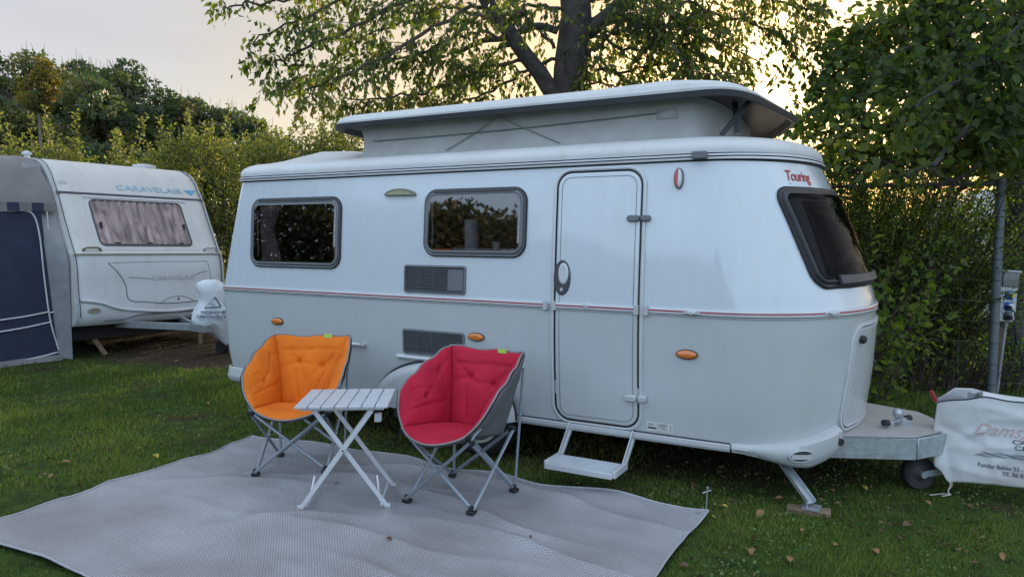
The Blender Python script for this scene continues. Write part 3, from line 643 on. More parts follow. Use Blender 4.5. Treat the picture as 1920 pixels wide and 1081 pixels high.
# corner steady on its wooden pad
mb = MB(); a = Vector((1.04, .32, .31)); b = Vector((1.32, .10, .062)); mb.bar(a, b, .052, .006, (1, 1, 0)); 
s_ = (b-a).normalized().cross(Vector((1, 1, 0)).normalized()).normalized(); w_ = Vector((1, 1, 0)).normalized()
for k in (-1, 1): mb.bar(a+w_*.026*k+s_*.012, b+w_*.026*k+s_*.012, .026, .004, s_)
mb.box((1.275, .045, .036), (1.375, .155, .044)); mb.box((1.30, .07, .044), (1.305, .13, .085)); mb.build('corner_steady', M_galv, CAR, smooth=False)
blk = MB().box((-.12, -.045, 0), (.12, .045, .034)).build('wood_block', M_wood, None, bevel=.006); blk.location = FR.world((1.31, .095, 0)); blk.rotation_euler = (0, 0, FR.ang+R(8)); setp(blk, 'rough wooden block under the front steady leg of the large caravan', 'block')

# ------------------------------------------------------------------ hitch cover on the near drawbar
def cloth(fr, x0, x1, yc, prof, name, label, seed, notch=None, amp=.017, m=None, nx=40, nb=44):
    rows = []
    for i in range(nx+1):
        k = i/nx; row = []
        top, wd, zn, zf = prof(k)
        for j in range(nb+1):
            b = j/nb*2-1  # -1 near hem, 0 ridge, 1 far hem
            s = abs(b); zz = top-(top-(zn if b < 0 else zf))*max(0, (s-.09)/.91)
            yy = math.copysign(wd*min(1, (s/.10))**.5*(1+.05*s), b)
            q = Vector((x0+(x1-x0)*k, yc+yy, zz-.008*min(1, s/.10)))
            d = amp*1.2*mn.noise(Vector((q.x*3+seed, q.z*3, b)))+amp*2.6*(.35-abs(mn.noise(Vector((q.x*4.5+q.z*2.5+seed, q.z*6-q.x*2, b*.5)))))+amp*1.3*(.3-abs(mn.noise(Vector((q.x*11-q.z*5, q.z*12+q.x*4+seed, b)))))+amp*.5*(.3-abs(mn.noise(Vector((q.x*24, q.z*26, seed)))))
            row.append(q+Vector((0, math.copysign(1, b)*d, d*.3)))
        rows.append(row)
    mb = MB().grid([[tuple(fr.world(q)) for q in r] for r in rows]); o = mb.build(name, m, None, ang=80, solid=.003); return setp(o, label, 'cover'), rows
M_cloth = mat('grubby white cover', (.56, .57, .58), .75, var=.10, vs=3, bump=.35, bs=14, col2=(.40, .385, .36))
CR = [(.10, .60, .62, .52, .016, .035), (.05, .30, .75, .40, .018, .05), (.0, .45, .35, .30, -.016, .04), (.2, .62, .35, .12, .012, .035), (.35, .64, .8, .50, -.014, .05), (.0, .2, .5, .14, .014, .04), (.45, .40, .55, .10, .014, .035), (.02, .56, .10, .10, -.012, .03), (.25, .50, .78, .58, .012, .03), (.6, .35, .78, .15, -.012, .04), (.12, .36, .30, .46, .012, .02), (.3, .22, .42, .30, .010, .02)]
def crease(a, z):
    d_ = 0
    for x0, z0, x1, z1, h, w in CR:
        L2 = (x1-x0)**2+(z1-z0)**2; k = ((a-x0)*(x1-x0)+(z-z0)*(z1-z0))/L2; kk = max(0, min(1, k)); dd = math.hypot(a-x0-kk*(x1-x0), z-z0-kk*(z1-z0)); d_ += h*math.exp(-dd/w)*math.sin(math.pi*max(.04, min(.96, k)))**.5
    return d_+.014*mn.noise(Vector((a*3.5, z*3.5, 2)))+.004*mn.noise(Vector((a*16, z*16, 5)))
def pan(x0, x1, y, topf, botf, lean_, seed, sgn):
    rows = []
    for i in range(57):
        k = i/56; r = []; zt, zb = topf(k), botf(k)
        for j in range(41):
            s = j/40; z = zt-(zt-zb)*s; a = (x1-x0)*k; r.append(Vector((x0+a-.012*math.sin(s*3)*(1-k), y+lean_*s-sgn*(crease(a+seed, z)*min(1, .3+s*3))+.015*(1-k)**6*math.sin(s*5), z)))
        rows.append(r)
    return rows
zn_ = lambda k: float(np.interp(k, [0, .12, .3, .55, .8, 1], [.575, .60, .635, .625, .60, .58]))+.004*math.sin(k*23)
zb_ = lambda k: float(np.interp(k, [0, .05, .10, .16, .4, 1], [.185, .155, .085, .10, .118, .13]))
zf_ = lambda k: float(np.interp(k, [0, .05, .12, .24, .36, .6, 1], [.580, .61, .662, .668, .648, .633, .59]))
crow = pan(1.95, 2.75, .885, zn_, zb_, -.05, 0, 1); frow = pan(1.95, 2.75, .985, zf_, lambda k: .22, .05, .3, -1)
mb = MB().grid([[tuple(FR.world(q)) for q in r] for r in crow]); mb.grid([[tuple(FR.world(q)) for q in r] for r in frow], flip=True)
tops = []
for i in range(57):
    if i/56 < .30: continue
    a, b = crow[i][0], frow[i][0]; tops.append([tuple(FR.world(a.lerp(b, t)+Vector((0, 0, .012*math.sin(t*math.pi))))) for t in (0, .25, .5, .75, 1)])
mb.grid(tops, flip=True); cv = mb.build('hitch_cover', M_cloth, None, ang=80, solid=.003); setp(cv, 'dirty white cloth cover with dealer lettering over the drawbar hitch at the right edge', 'cover')
def on_cloth(rows, fr, x0, x1, px, off=.006):
    nx = len(rows)-1; nb = len(rows[0])-1
    def f(x, z):
        k = max(0, min(.999, (x-x0)/(x1-x0)))*nx; i = int(k); u_ = k-i; best = None
        col = [rows[i][j].lerp(rows[i+1][j], u_) for j in range(nb+1)]
        for j in range(len(col)-1):
            a, b = col[j].z, col[j+1].z
            if min(a, b) <= z <= max(a, b) and abs(b-a) > 1e-6: best = col[j].lerp(col[j+1], (z-a)/(b-a)); break
        if best is None: best = col[0]
        return fr.world(Vector((x, best.y-off, z)))
    return f
cf = on_cloth(crow, FR, 1.95, 2.75, 0)
mb = MB()
lettering(mb, 'Damsgaard', .105, lambda x, y: cf(2.385+x, .447+y+.03*x), shear=.5, stretch=1.0)
mb.build('script_lettering', mat('faded pink print', (.50, .34, .33), .8), cv, smooth=False)
mb = MB()
lettering(mb, 'CARAVAN', .036, lambda x, y: cf(2.475+x, .388+y), stretch=1.45, bold=.0006)
lettering(mb, 'CENTER', .036, lambda x, y: cf(2.46+x, .356+y), stretch=1.45, bold=.0006)
lettering(mb, 'Funder Bakke 53 - 8600 Silkeborg', .034, lambda x, y: cf(2.395+x, .228+y), stretch=.92, bold=.0006)
lettering(mb, 'Tlf. 86 82 58 26', .034, lambda x, y: cf(2.41+x, .193+y), stretch=.95, bold=.0006)
for k in range(5):
    mb.tube([cf(2.16+.025*i+.01*k, .282+.006*k+.004*math.sin(i*1.7+k*2)+.001*i) for i in range(14-k)], .0013, 4)
mb.build('print_lettering', mat('dark print', (.10, .11, .13), .8), cv, smooth=False)
mb = MB(); p0 = FR.world(crow[6][39]+Vector((0, -.012, .0))); q = [p0]
for i in range(1, 14): q.append(p0+Vector((.006*math.sin(i*1.1), -.004*math.sin(i*.8)-.004, -.014*i if p0.z-.014*i > .012 else -(p0.z-.012))))
q2 = [v+Vector((.012+.004*math.sin(j), .01, 0)) for j, v in enumerate(q)]; q += [q[-1]+Vector((-.02*i, -.008*i, 0)) for i in range(1, 4)]; q2 += [q2[-1]+Vector((-.028*i, .01*math.sin(i), 0)) for i in range(1, 6)]
mb.tube(q, .0035, 5); mb.tube(q2, .0035, 5); mb.build('cord', mat('off white cord', (.5, .48, .42), .9), cv)
mb = MB(); mb.tube([FR.world(crow[i][0]+Vector((0, -.002, .003))) for i in range(0, 57, 2)], .0045, 5); mb.tube([FR.world(crow[0][j]+Vector((-.002, 0, 0))) for j in range(0, 12)], .004, 5); mb.build('edge_binding', M_black, cv)

# ------------------------------------------------------------------ ground sheet
def rug_mat():
    m = bpy.data.materials.new('woven tent carpet'); m.use_nodes = True; t = m.node_tree; p = t.nodes['Principled BSDF']; p.inputs['Roughness'].default_value = .48; p.inputs['Specular IOR Level'].default_value = .5
    c = t.nodes.new('ShaderNodeTexCoord'); mp = t.nodes.new('ShaderNodeMapping'); mp.inputs['Scale'].default_value = (1, 1, 1); t.links.new(c.outputs['Object'], mp.inputs[0])
    b = t.nodes.new('ShaderNodeTexBrick'); b.inputs['Scale'].default_value = 1; b.inputs['Brick Width'].default_value = .019; b.inputs['Row Height'].default_value = .0095; b.inputs['Mortar Size'].default_value = .0028; b.inputs['Mortar Smooth'].default_value = .4
    b.inputs['Color1'].default_value = (.53, .535, .56, 1); b.inputs['Color2'].default_value = (.46, .47, .495, 1); b.inputs['Mortar'].default_value = (.19, .195, .205, 1); t.links.new(mp.outputs[0], b.inputs['Vector'])
    n = t.nodes.new('ShaderNodeTexNoise'); n.inputs['Scale'].default_value = 1.6; n.inputs['Detail'].default_value = 6; t.links.new(c.outputs['Object'], n.inputs['Vector'])
    r = t.nodes.new('ShaderNodeValToRGB'); r.color_ramp.elements[0].position = .35; r.color_ramp.elements[1].position = .65; r.color_ramp.elements[0].color = (.80, .74, .70, 1); r.color_ramp.elements[1].color = (1.06, 1.04, 1.04, 1); t.links.new(n.outputs[0], r.inputs[0])
    x = t.nodes.new('ShaderNodeMixRGB'); x.blend_type = 'MULTIPLY'; x.inputs[0].default_value = 1; t.links.new(b.outputs[0], x.inputs[1]); t.links.new(r.outputs[0], x.inputs[2]); t.links.new(x.outputs[0], p.inputs['Base Color'])
    bp = t.nodes.new('ShaderNodeBump'); bp.inputs['Strength'].default_value = .7; bp.inputs['Distance'].default_value = .003; iv = t.nodes.new('ShaderNodeMath'); iv.operation = 'SUBTRACT'; iv.inputs[0].default_value = 1; t.links.new(b.outputs['Fac'], iv.inputs[1]); t.links.new(iv.outputs[0], bp.inputs['Height']); t.links.new(bp.outputs[0], p.inputs['Normal']); return m
RX0, RX1, RY0, RY1 = -2.70, .80, -2.50, -.27
def rugz(x, y):
    """crumples of the sheet over uneven grass (local metres)"""
    z = .018+.020*max(0, mn.noise(Vector((x*.9, y*1.1, 3))))+.020*(.5-abs(mn.noise(Vector((x*1.6+5, y*2.4+x*.4, 1)))))+.011*(.4-abs(mn.noise(Vector((x*3.1+y*1.5, y*5.0, 7)))))
    for (cx, cy, ang, ln, w, h) in ((-1.3, -.8, 15, .9, .05, .022), (-.4, -.9, -12, 1.1, .05, .020), (.2, -1.2, -8, .9, .045, .018), (-1.9, -.7, 60, .5, .05, .022), (-.7, -1.5, 5, 1.3, .06, .018), (-.1, -1.9, -15, 1.0, .05, .018), (-1.2, -1.5, 40, .6, .06, .016), (.1, -.5, -10, .9, .05, .018), (-1.0, -.45, 10, .9, .05, .022), (-2.0, -1.2, 25, .8, .05, .012), (-.9, -1.05, -50, .4, .04, .016)):
        a = R(ang); dx, dy = x-cx, y-cy; u_ = dx*math.cos(a)+dy*math.sin(a); v_ = -dx*math.sin(a)+dy*math.cos(a)+.04*math.sin(u_*5+cx)
        z += 1.7*h*math.exp(-(abs(v_)/w)**1.5-(u_/ln*1.5)**2)
    e = min(1, max(0, (y-(RY1-.25))/.25)); z += .010*e*(1+math.sin(x*7.5))
    return z
nx, ny = 300, 200; V = np.zeros((ny+1, nx+1, 3))
for j in range(ny+1):
    for i in range(nx+1):
        x = RX0+(RX1-RX0)*i/nx; y = RY0+(RY1-RY0)*j/ny; ex, ey = i/nx, j/ny
        xx = x+(.025*math.sin(y*5.1)+.012*math.sin(y*13))*(1-ex)**6-(.012*math.sin(y*6))*ex**6-(.06*ey*ey if ex < .1 else 0)*(1-ex*10 if ex < .1 else 0)
        yy = y+(.030*math.sin(x*3.1+.5)+.014*math.sin(x*8.3))*ey**6-.12*(1-ex)**3*ey**4-(.02*math.sin(x*4.0))*(1-ey)**6
        V[j, i] = (xx, yy, rugz(x, y))
idx = np.arange((nx+1)*(ny+1)).reshape(ny+1, nx+1); Q = np.stack([idx[:-1, :-1], idx[:-1, 1:], idx[1:, 1:], idx[1:, :-1]], -1).reshape(-1, 4)
rug = nmesh('ground_sheet', V.reshape(-1, 3), Q, rug_mat()); rug.data.shade_smooth(); rug.location = FR.o; rug.rotation_euler = (0, 0, FR.ang)
setp(rug, 'large crumpled grey woven groundsheet spread on the grass under chairs and table', 'groundsheet')
hem = MB(); vv = V
for E_ in (vv[0, :], vv[-1, :], vv[:, 0], vv[:, -1]): hem.tube([Vector(q)+Vector((0, 0, .003)) for q in E_[::6]]+[Vector(E_[-1])+Vector((0, 0, .003))], .006, 6, flat=(0, 0, 1))
hem.build('hem', mat('grey hem tape', (.34, .345, .36), .7), rug)
for (i_, j_) in ((4, 4), (4, nx-4), (ny-4, 4), (ny-4, nx-4), (4, nx//2), (ny-4, nx//2)):
    q = Vector(V[i_, j_]); MB().lathe([(.012, 0), (.014, .004), (.009, .006)], 14, Matrix.Translation(q+Vector((0, 0, .001)))).build('eyelet', M_galv, rug)
def gz(p):
    """height of sheet under a world point"""
    q = FR.loc(p); return rugz(q.x, q.y) if RX0 < q.x < RX1 and RY0 < q.y < RY1 else 0
mb = MB(); mb.tube([(0, 0, -.05), (.012, 0, .17)], .0035, 6); mb.tube([(-.02, .0, .135), (.035, .01, .15)], .003, 5); mb.tube([(.012, -.0, .165), (.013, 0, .172)], .009, 8)
pg = mb.build('tent_peg', M_galv); pg.location = gnd(1322, 966); setp(pg, 'thin steel tent peg sticking up at the corner of the groundsheet', 'tent peg')
# ------------------------------------------------------------------ folding tub chairs
def fabric(name, col, b=.5):
    m = mat(name, col, .78, var=.10, vs=7, bump=b, bs=16, spec=.25); return m
M_tube = mat('grey powder coated tube', (.26, .29, .33), .35, .4, var=.05)
M_foot = mat('black plastic foot', (.012, .012, .014), .4)
def patch(c00, c10, c11, c01, nu=44, nv=44, puff=.035, seed=0, side_=1, dips=(), edge=None, wr=.010, tufts=()):
    """bilinear quad, padded: plump between the seams, pulled in at tufts with puckers running from them"""
    c00, c10, c11, c01 = map(Vector, (c00, c10, c11, c01)); n0 = (c10-c00).cross(c01-c00).normalized()*side_; rows = []
    R_ = random.Random(seed*7+3); lines = []
    for (tu, tv) in tufts:
        a0 = R_.uniform(0, 6.28)
        for k in range(5):
            a = a0+k*1.256+R_.uniform(-.4, .4); l_ = R_.uniform(.16, .38); lines.append((tu, tv, tu+math.cos(a)*l_, tv+math.sin(a)*l_, R_.uniform(.014, .026), R_.uniform(.008, .015)))
    for k in range(9):    # puckers running in from the seams
        t_ = R_.uniform(.1, .9); e_ = R_.randrange(4); l_ = R_.uniform(.08, .20); o_ = R_.uniform(-.08, .08); p_ = [(t_, 0, t_+o_, l_), (t_, 1, t_+o_, 1-l_), (0, t_, l_, t_+o_), (1, t_, 1-l_, t_+o_)][e_]; lines.append((*p_, R_.uniform(.012, .02), R_.uniform(.006, .012)))
    for j in range(nv+1):
        v = j/nv; r = []
        for i in range(nu+1):
            u = i/nu; p = c00*(1-u)*(1-v)+c10*u*(1-v)+c11*u*v+c01*(1-u)*v; w = math.sin(math.pi*u)*math.sin(math.pi*v); e = max(0, w)**.36; d = puff*e
            d += wr*e*mn.noise(Vector((u*2.6+seed, v*2.8, seed*1.7)))*1.6
            for (a, b, c, d_, w_, h_) in lines:
                L2 = (c-a)**2+(d_-b)**2; k = ((u-a)*(c-a)+(v-b)*(d_-b))/L2; kk = max(0, min(1, k)); x = math.hypot(u-a-kk*(c-a), v-b-kk*(d_-b)); d -= h_*math.exp(-x/w_)*(1-kk*.8)*min(1, e*1.5)
            for (a, b) in tufts: d -= .006*math.exp(-((u-a)**2+(v-b)**2)/.0022)
            p = p+n0*d
            if edge: p = p+edge(u, v)
            r.append(p)
        rows.append(r)
    return rows
def tuck(u, v, a, b, c, d, w, h):
    """groove from (a,b) to (c,d)"""
    L2 = (c-a)**2+(d-b)**2; k = max(0, min(1, ((u-a)*(c-a)+(v-b)*(d-b))/L2)); x = u-a-k*(c-a); y = v-b-k*(d-b); return h*math.exp(-(x*x+y*y)/w**2)
def chair(name, label, loc, rz, col, seed, z0):
    t = thing(name, label, 'camping chair', loc, rz, 'padded folding tub chairs by the small table')
    mf = fabric('padded fabric '+str(seed), col); mo = mat('grey backing fabric', (.10, .102, .108), .8, var=.1, bump=.3, bs=40); mp_ = mat('grey piping', (.20, .19, .185), .7)
    A = dict(SFL=(-.225, -.275, .50), SFR=(.225, -.275, .50), SBL=(-.19, .17, .415), SBR=(.19, .17, .415), BTL=(-.275, .30, .905), BTR=(.275, .30, .905), AL=(-.335, -.16, .685), AR=(.335, -.16, .685))
    V_ = {k: Vector(v) for k, v in A.items()}
    fe = lambda u, v: Vector((0, -.075*math.sin(math.pi*u)**.8*(1-v)**2, -.058*math.sin(math.pi*u)**.75*(1-v)**1.5))
    def dimple(u, v, n0): return 0
    be = lambda u, v: Vector((0, .03*math.sin(math.pi*u)*v, -.010*math.sin(math.pi*u)*v**4+.006*math.sin(4*math.pi*u)*v**6)) + Vector((0, 1, 0))*(tuck(u, v, .12, .78, .88, .80, .028, .010)+tuck(u, v, .24, .70, .33, .10, .026, .010)+tuck(u, v, .86, .74, .62, .12, .026, .010))
    bowf = lambda s, u, v: Vector((0, 0, .014))*math.sin(3*math.pi*u)**2*v**6+Vector((s*.014, -.010, -.012))*math.sin(math.pi*v)*((1-u) if s < 0 else u)**2 + Vector((s*.02, 0, .012))*math.sin(math.pi*u)*v**3
    mw = lambda s: (lambda u, v: bowf(s, u, v)+Vector((s, 0, 0))*(tuck(u, v, .2, .75, .55, .55, .03, .008)+tuck(u, v, .15, .35, .8, .30, .03, .008)))
    back = patch(V_['SBL'], V_['SBR'], V_['BTR'], V_['BTL'], puff=.044, seed=seed, edge=be, tufts=((.33, .62), (.70, .56)))
    seat = patch(V_['SFL'], V_['SFR'], V_['SBR'], V_['SBL'], puff=.042, seed=seed+4, edge=fe, tufts=((.5, .55),))
    wl = patch(V_['SFL'], V_['SBL'], V_['BTL'], V_['AL'], puff=.048, seed=seed+8, edge=mw(-1), tufts=((.45, .50), (.72, .78)))
    wr_ = patch(V_['SBR'], V_['SFR'], V_['AR'], V_['BTR'], puff=.048, seed=seed+12, edge=mw(1), tufts=((.5, .5), (.3, .78)))
    for rows, nm in ((back, 'backrest'), (seat, 'seat'), (wl, 'side_wing'), (wr_, 'side_wing')): MB().grid(rows).build(nm, mf, t, ang=180)
    # grey outer shell, a little outside the padding
    def outer(cs, off, **k):
        c = Vector((0, 0, .62)); rows = patch(*cs, nu=44, nv=44, puff=-.02, seed=seed+20, wr=.006, **k)
        return [[p+off*1.0+(p-c).normalized()*.002 for p in r] for r in rows]
    mb = MB(); mb.grid(outer((V_['SBL'], V_['SBR'], V_['BTR'], V_['BTL']), Vector((0, .014, 0)), edge=be)); mb.grid(outer((V_['SFL'], V_['SFR'], V_['SBR'], V_['SBL']), Vector((0, 0, -.010)), edge=fe))
    mb.grid(outer((V_['SFL'], V_['SBL'], V_['BTL'], V_['AL']), Vector((-.013, 0, -.004)), edge=lambda u, v: bowf(-1, u, v))); mb.grid(outer((V_['SBR'], V_['SFR'], V_['AR'], V_['BTR']), Vector((.013, 0, -.004)), edge=lambda u, v: bowf(1, u, v))); mb.build('outer_shell', mo, t, ang=180)
    rim = seat[0][::1]
    loop = [p.copy() for p in reversed(seat[0])]; loop += [r[0].copy() for r in wl][1:]                     # front edge then up the left arm
    loop += [p.copy() for p in reversed(wl[-1])][::-1][0:0]
    tl = [p.copy() for p in reversed(wl[-1])]; tl = wl[-1][:]  # arm top: from back corner (u=1) to tip (u=0)
    path = [p for p in reversed(seat[0])] + [r[0] for r in wl] + [wl[-1][i] for i in range(len(wl[-1])-1, -1, -1)][::-1][1:] + [p for p in back[-1]][1:] + [p for p in wr_[-1]][::-1][1:][::1][0:0]
    # left arm top runs tip -> back corner, back top left -> right, right arm top back corner -> tip, down the right front edge
    ra = list(reversed(wr_[-1]))                            # BTR ... AR
    path = list(reversed(seat[0])) + [r[0] for r in wl][1:] + list(wl[-1])[1:] + list(back[-1])[1:]
    path += list(reversed(ra))[0:0] + (ra if (ra[0]-back[-1][-1]).length < .05 else list(wr_[-1]))[1:] 
    path += [r[-1] for r in reversed(wr_)][1:]
    mb = MB(); cc = Vector((0, 0, .62)); mb.tube([p+(p-cc).normalized()*.002 for p in path], .0065, 6, cap=False); mb.build('piping', mp_, t)
    mb = MB(); a = back[-1][29]; mb.box((a.x, a.y-.028, a.z-.016), (a.x+.06, a.y-.020, a.z+.012)); mb.build('care_tag', mat('lime tag', (.42, .62, .12), .6), t, smooth=False)
    # frame
    f = [(-.235, -.225), (.235, -.225), (.235, .25), (-.235, .25)]; n = [(-.245, -.245, .462), (.245, -.245, .462), (.23, .235, .43), (-.23, .235, .43)]
    W_ = t.matrix_basis; zz = []
    Mw = Matrix.Translation(loc) @ Matrix.Rotation(rz, 4, 'Z')
    for x, y in f: zz.append(gz(Mw @ Vector((x, y, 0)))-loc[2]+.004)
    def leg(a, b, o, r=.0105): MB().tube([Vector(a)+Vector(o), Vector(b)+Vector(o)], r, 8).build('leg', M_tube, t)
    F3 = [Vector((x, y, zz[i]+.022)) for i, (x, y) in enumerate(f)]
    for i, j, o in ((0, 1, (0, -.012, 0)), (1, 0, (0, .006, 0)), (1, 2, (.010, 0, 0)), (2, 1, (-.006, 0, 0)), (2, 3, (0, .012, 0)), (3, 2, (0, -.006, 0)), (3, 0, (-.010, 0, 0)), (0, 3, (.006, 0, 0))): leg(F3[i], n[j], o)
    for i in (2, 3): leg(F3[i], (n[i][0]*1.12, .315, .80), (0, .012, 0), .009)
    for i in (0, 1):
        s = -1 if i == 0 else 1; MB().tube([n[i], (s*.262, -.235, .50), (s*.285, -.20, .54)], .009, 8).build('arm_support', M_tube, t)
    for i, p in enumerate(F3):
        mb = MB(); mb.box((p.x-.024, p.y-.024, p.z-.024), (p.x+.024, p.y+.024, p.z-.002)); mb.tube([(p.x, p.y, p.z-.01), (p.x, p.y, p.z+.022)], .018, 8); mb.build('foot', M_foot, t, bevel=.004)
    mb = MB()
    for q in n:
        mb = MB(); mb.box((q[0]-.018, q[1]-.018, q[2]-.02), (q[0]+.018, q[1]+.018, q[2]+.014)); mb.box((q[0]-.03, q[1]-.008, q[2]-.004), (q[0]+.03, q[1]+.008, q[2]+.01)); mb.build('joint', M_foot, t, bevel=.004)
    mb = MB()
    for i, j in ((0, 1), (1, 2), (2, 3), (3, 0)):
        c = (F3[i]+F3[j]+Vector(n[i])+Vector(n[j]))/4; d = (F3[j]-F3[i]).cross(Vector((0, 0, 1))).normalized(); mb.tube([c-d*.022, c+d*.022], .005, 6)
    mb.build('pivot', M_alu, t)
    return t
chair('camping_chair', 'orange padded tub chair on crossed tube legs, left of the slatted table', (-1.465, 5.085, .0), R(-2), (.66, .155, .010), 1, 0)
chair('camping_chair', 'crimson padded tub chair with grey back on crossed tube legs, right of the table', (-.318, 4.49, .0), R(-31), (.42, .011, .036), 33, 0)

# ------------------------------------------------------------------ slatted folding table
M_tab = mat('matt aluminium slats', (.55, .56, .58), .42, .25, var=.05, vs=10)
TL = Vector((-.99, 4.44, 0)); TR = R(3)
tb = thing('folding_table', 'small folding table with seven aluminium slats and crossed legs, between the two chairs', 'table', TL, TR)
tw, td, tz = .535, .47, .66
for k in range(7):
    w = tw/7; x = -tw/2+k*w; mb = MB(); mb.box((x+.003, -td/2, tz-.016), (x+w-.003, td/2, tz)); mb.build('slat', M_tab, tb, bevel=.0025)
mb = MB()
for y in (-td/2+.05, td/2-.07): mb.box((-tw/2+.03, y-.012, tz-.034), (tw/2-.03, y+.012, tz-.0165))
mb.build('slat_rail', M_tab, tb, smooth=False)
mb = MB()
for k in range(1, 7):
    x = -tw/2+k*tw/7
    for y in (-td/2+.03, -.16, 0, .16, td/2-.03): mb.box((x-.0045, y-.008, tz-.014), (x+.0045, y+.008, tz-.006))
mb.build('slat_joiner', M_black, tb, smooth=False)
Mt = Matrix.Translation(TL) @ Matrix.Rotation(TR, 4, 'Z')
def tleg(x0, y0, x1, y1, zt=tz-.034):
    z = gz(Mt @ Vector((x0, y0, 0)))+.004; return (x0, y0, z), (x1, y1, zt)
for y, dy, nm in ((-.185, 0, 'front'), (.165, 0, 'rear')):
    for s in (-1, 1):
        yy = y+(.012 if s > 0 else -.012); a, b = tleg(s*.250, yy, -s*.170, yy); mb = MB(); mb.bar(a, b, .026, .013, (1, 0, 0)); mb.box((a[0]-.016, a[1]-.008, a[2]-.002), (a[0]+.016, a[1]+.008, a[2]+.02)); mb.build('leg', M_tab, tb, bevel=.002)
for s in (-1, 1):
    mb = MB(); z = .10; mb.bar((s*.215, -.185, .065), (s*.215, .165, .065), .02, .01, (0, 0, 1)); mb.build('leg_brace', M_tab, tb, smooth=False)
    mb = MB(); mb.bar((s*.205+s*.0, -.16, .075), (s*.185, -.10, .21), .03, .01, (0, 1, .3)); mb.build('leg_stay', M_tab, tb, smooth=False)
mb = MB()
for y in (-.205, .145): mb.tube([(.0, y-.004, .39), (.0, y+.05, .39)], .006, 8)
mb.tube([(0, -.185, .39), (0, .165, .39)], .005, 6); mb.build('pivot_rod', M_dgrey, tb)
mb = MB(); mb.box((.175, -.14, tz-.12), (.215, -.10, tz-.07)); mb.build('latch', M_tab, tb, bevel=.003)

# ------------------------------------------------------------------ neighbouring caravan
F2 = Frame((-5.63, 9.5, 0), (.596, .803))
CW = 2.12
C2 = thing('caravan', 'older cream caravan with curtained front window and moulded locker, at left', 'caravan', F2.o, F2.ang); C2.rotation_euler = (0, R(1.1), F2.ang)
M_c2 = mat('aged cream paint', (.53, .525, .50), .38, coat=.25, var=.05, vs=2.5, streak=.07)
M_c2w = mat('aged white plastic', (.55, .565, .575), .35, coat=.3, var=.04, vs=3, streak=.05)
P2 = [(-.02, .44), (-.06, .47), (-.095, .56), (-.09, .70), (-.06, .85), (-.045, 1.05), (-.03, 1.22), (0.0, 1.33), (.005, 1.365), (.05, 1.42), (.16, 1.60), (.30, 1.84), (.47, 2.16), (.53, 2.25), (.66, 2.44), (.80, 2.56), (.98, 2.635), (1.3, 2.67), (2.0, 2.68), (3.5, 2.67), (4.6, 2.60), (4.9, 2.4), (5.0, 1.5), (5.0, .44)]
def yprof(z):
    return float(np.interp(z, [q[1] for q in P2[:17]], [q[0] for q in P2[:17]]))
def f2(x, z, off=0):
    y = yprof(z); dy = (yprof(z+.03)-yprof(z-.03))/.06; n = Vector((0, -1, dy)).normalized(); return Vector((x, y, z))+n*off
nx_ = 20; rows = []
for y, z in P2:
    r = []
    for i in range(nx_+1):
        x = CW*i/nx_; e = min(x, CW-x); k = max(0, 1-e/.06); r.append((x, y+.035*k*k if y < 2 else y, z-.03*k*k if z > 1.4 else z))
    rows.append(r)
i0 = 8
MB().grid(rows[:i0+1]).build('lower_front', M_c2w, C2, ang=50)
mb = MB(); mb.grid(rows[i0:]); 
for e in (0, nx_):
    s = [Vector(r[e])+Vector((0, 0, 0)) for r in rows]; mb.add(s, [tuple(range(len(s))) if e else tuple(reversed(range(len(s))))])
mb.build('body', M_c2, C2, ang=50)
mb = MB()
for x in (.012, CW-.012): mb.tube([(x, q[0]-.004+.02, q[1]-.012 if q[1] > 1.4 else q[1]) for q in P2[1:18]], .014, 6)
mb.build('edge_trim', [M_plast], C2)
mb = MB()
for x in (.05, CW-.05): mb.tube([(x, q[0]-.001, q[1]-.001) for q in P2[2:18]], .006, 5)
mb.build('edge_seal', M_dgrey, C2)
for z, m1, w in ((2.175, M_dgrey, .012), (1.362, M_khaki, .010)):
    mb = MB(); sband(mb, .03, CW-.03, [(z-w, .001), (z-w, .010), (z+w, .010), (z+w, .001)], fn=f2, n=4); mb.build('moulding', m1, C2, smooth=False)
mb = MB(); sband(mb, .34, 1.80, [(2.125, .001), (2.125, .012), (2.150, .012), (2.15, .001)], fn=f2, n=4); mb.build('window_rail', M_alup, C2, smooth=False)
wsh = lambda i: rr(.40, 1.475, 1.71, 2.105, .075, 6, i)
mb = MB(); ringpanel(mb, wsh, f2, [(0, .001), (.002, .014), (.018, .018), (.024, .010)]); w2 = mb.build('window_frame', M_dgrey, C2, ang=40)
mb = MB(); ringpanel(mb, wsh, f2, [(.02, .012), (.024, .009)], cap=True, capn=4); 
cm = mat('pinkish lace curtain', (.07, .040, .040), .35, var=.3, vs=3.2, coat=.5, col2=(.40, .29, .28));  # dark to light noise paints the shade of the curtain folds
for nd in cm.node_tree.nodes:
    if nd.type == 'TEX_NOISE':
        mpn = cm.node_tree.nodes.new('ShaderNodeMapping'); mpn.inputs['Scale'].default_value = (2.2, .7, .7); mpn.inputs['Rotation'].default_value = (0, .35, 0)
        lk_ = nd.inputs['Vector'].links[0]; src_ = lk_.from_socket; cm.node_tree.links.new(src_, mpn.inputs[0]); cm.node_tree.links.new(mpn.outputs[0], nd.inputs['Vector']); nd.inputs['Distortion'].default_value = 1.2; nd.inputs['Detail'].default_value = 8
mb2 = MB(); mb2.grid([[f2(.42+1.27*i/90, 1.50+.585*k/3, .010+.006*math.sin(i*.9+k*.3)+.004*math.sin(i*2.3)) for i in range(91)] for k in range(4)]); mb2.build('curtain', cm, w2)
mb = MB()
for x in (.62, 1.07, 1.52): mb.box(f2(x-.04, 1.50, .02), f2(x+.04, 1.512, .03))
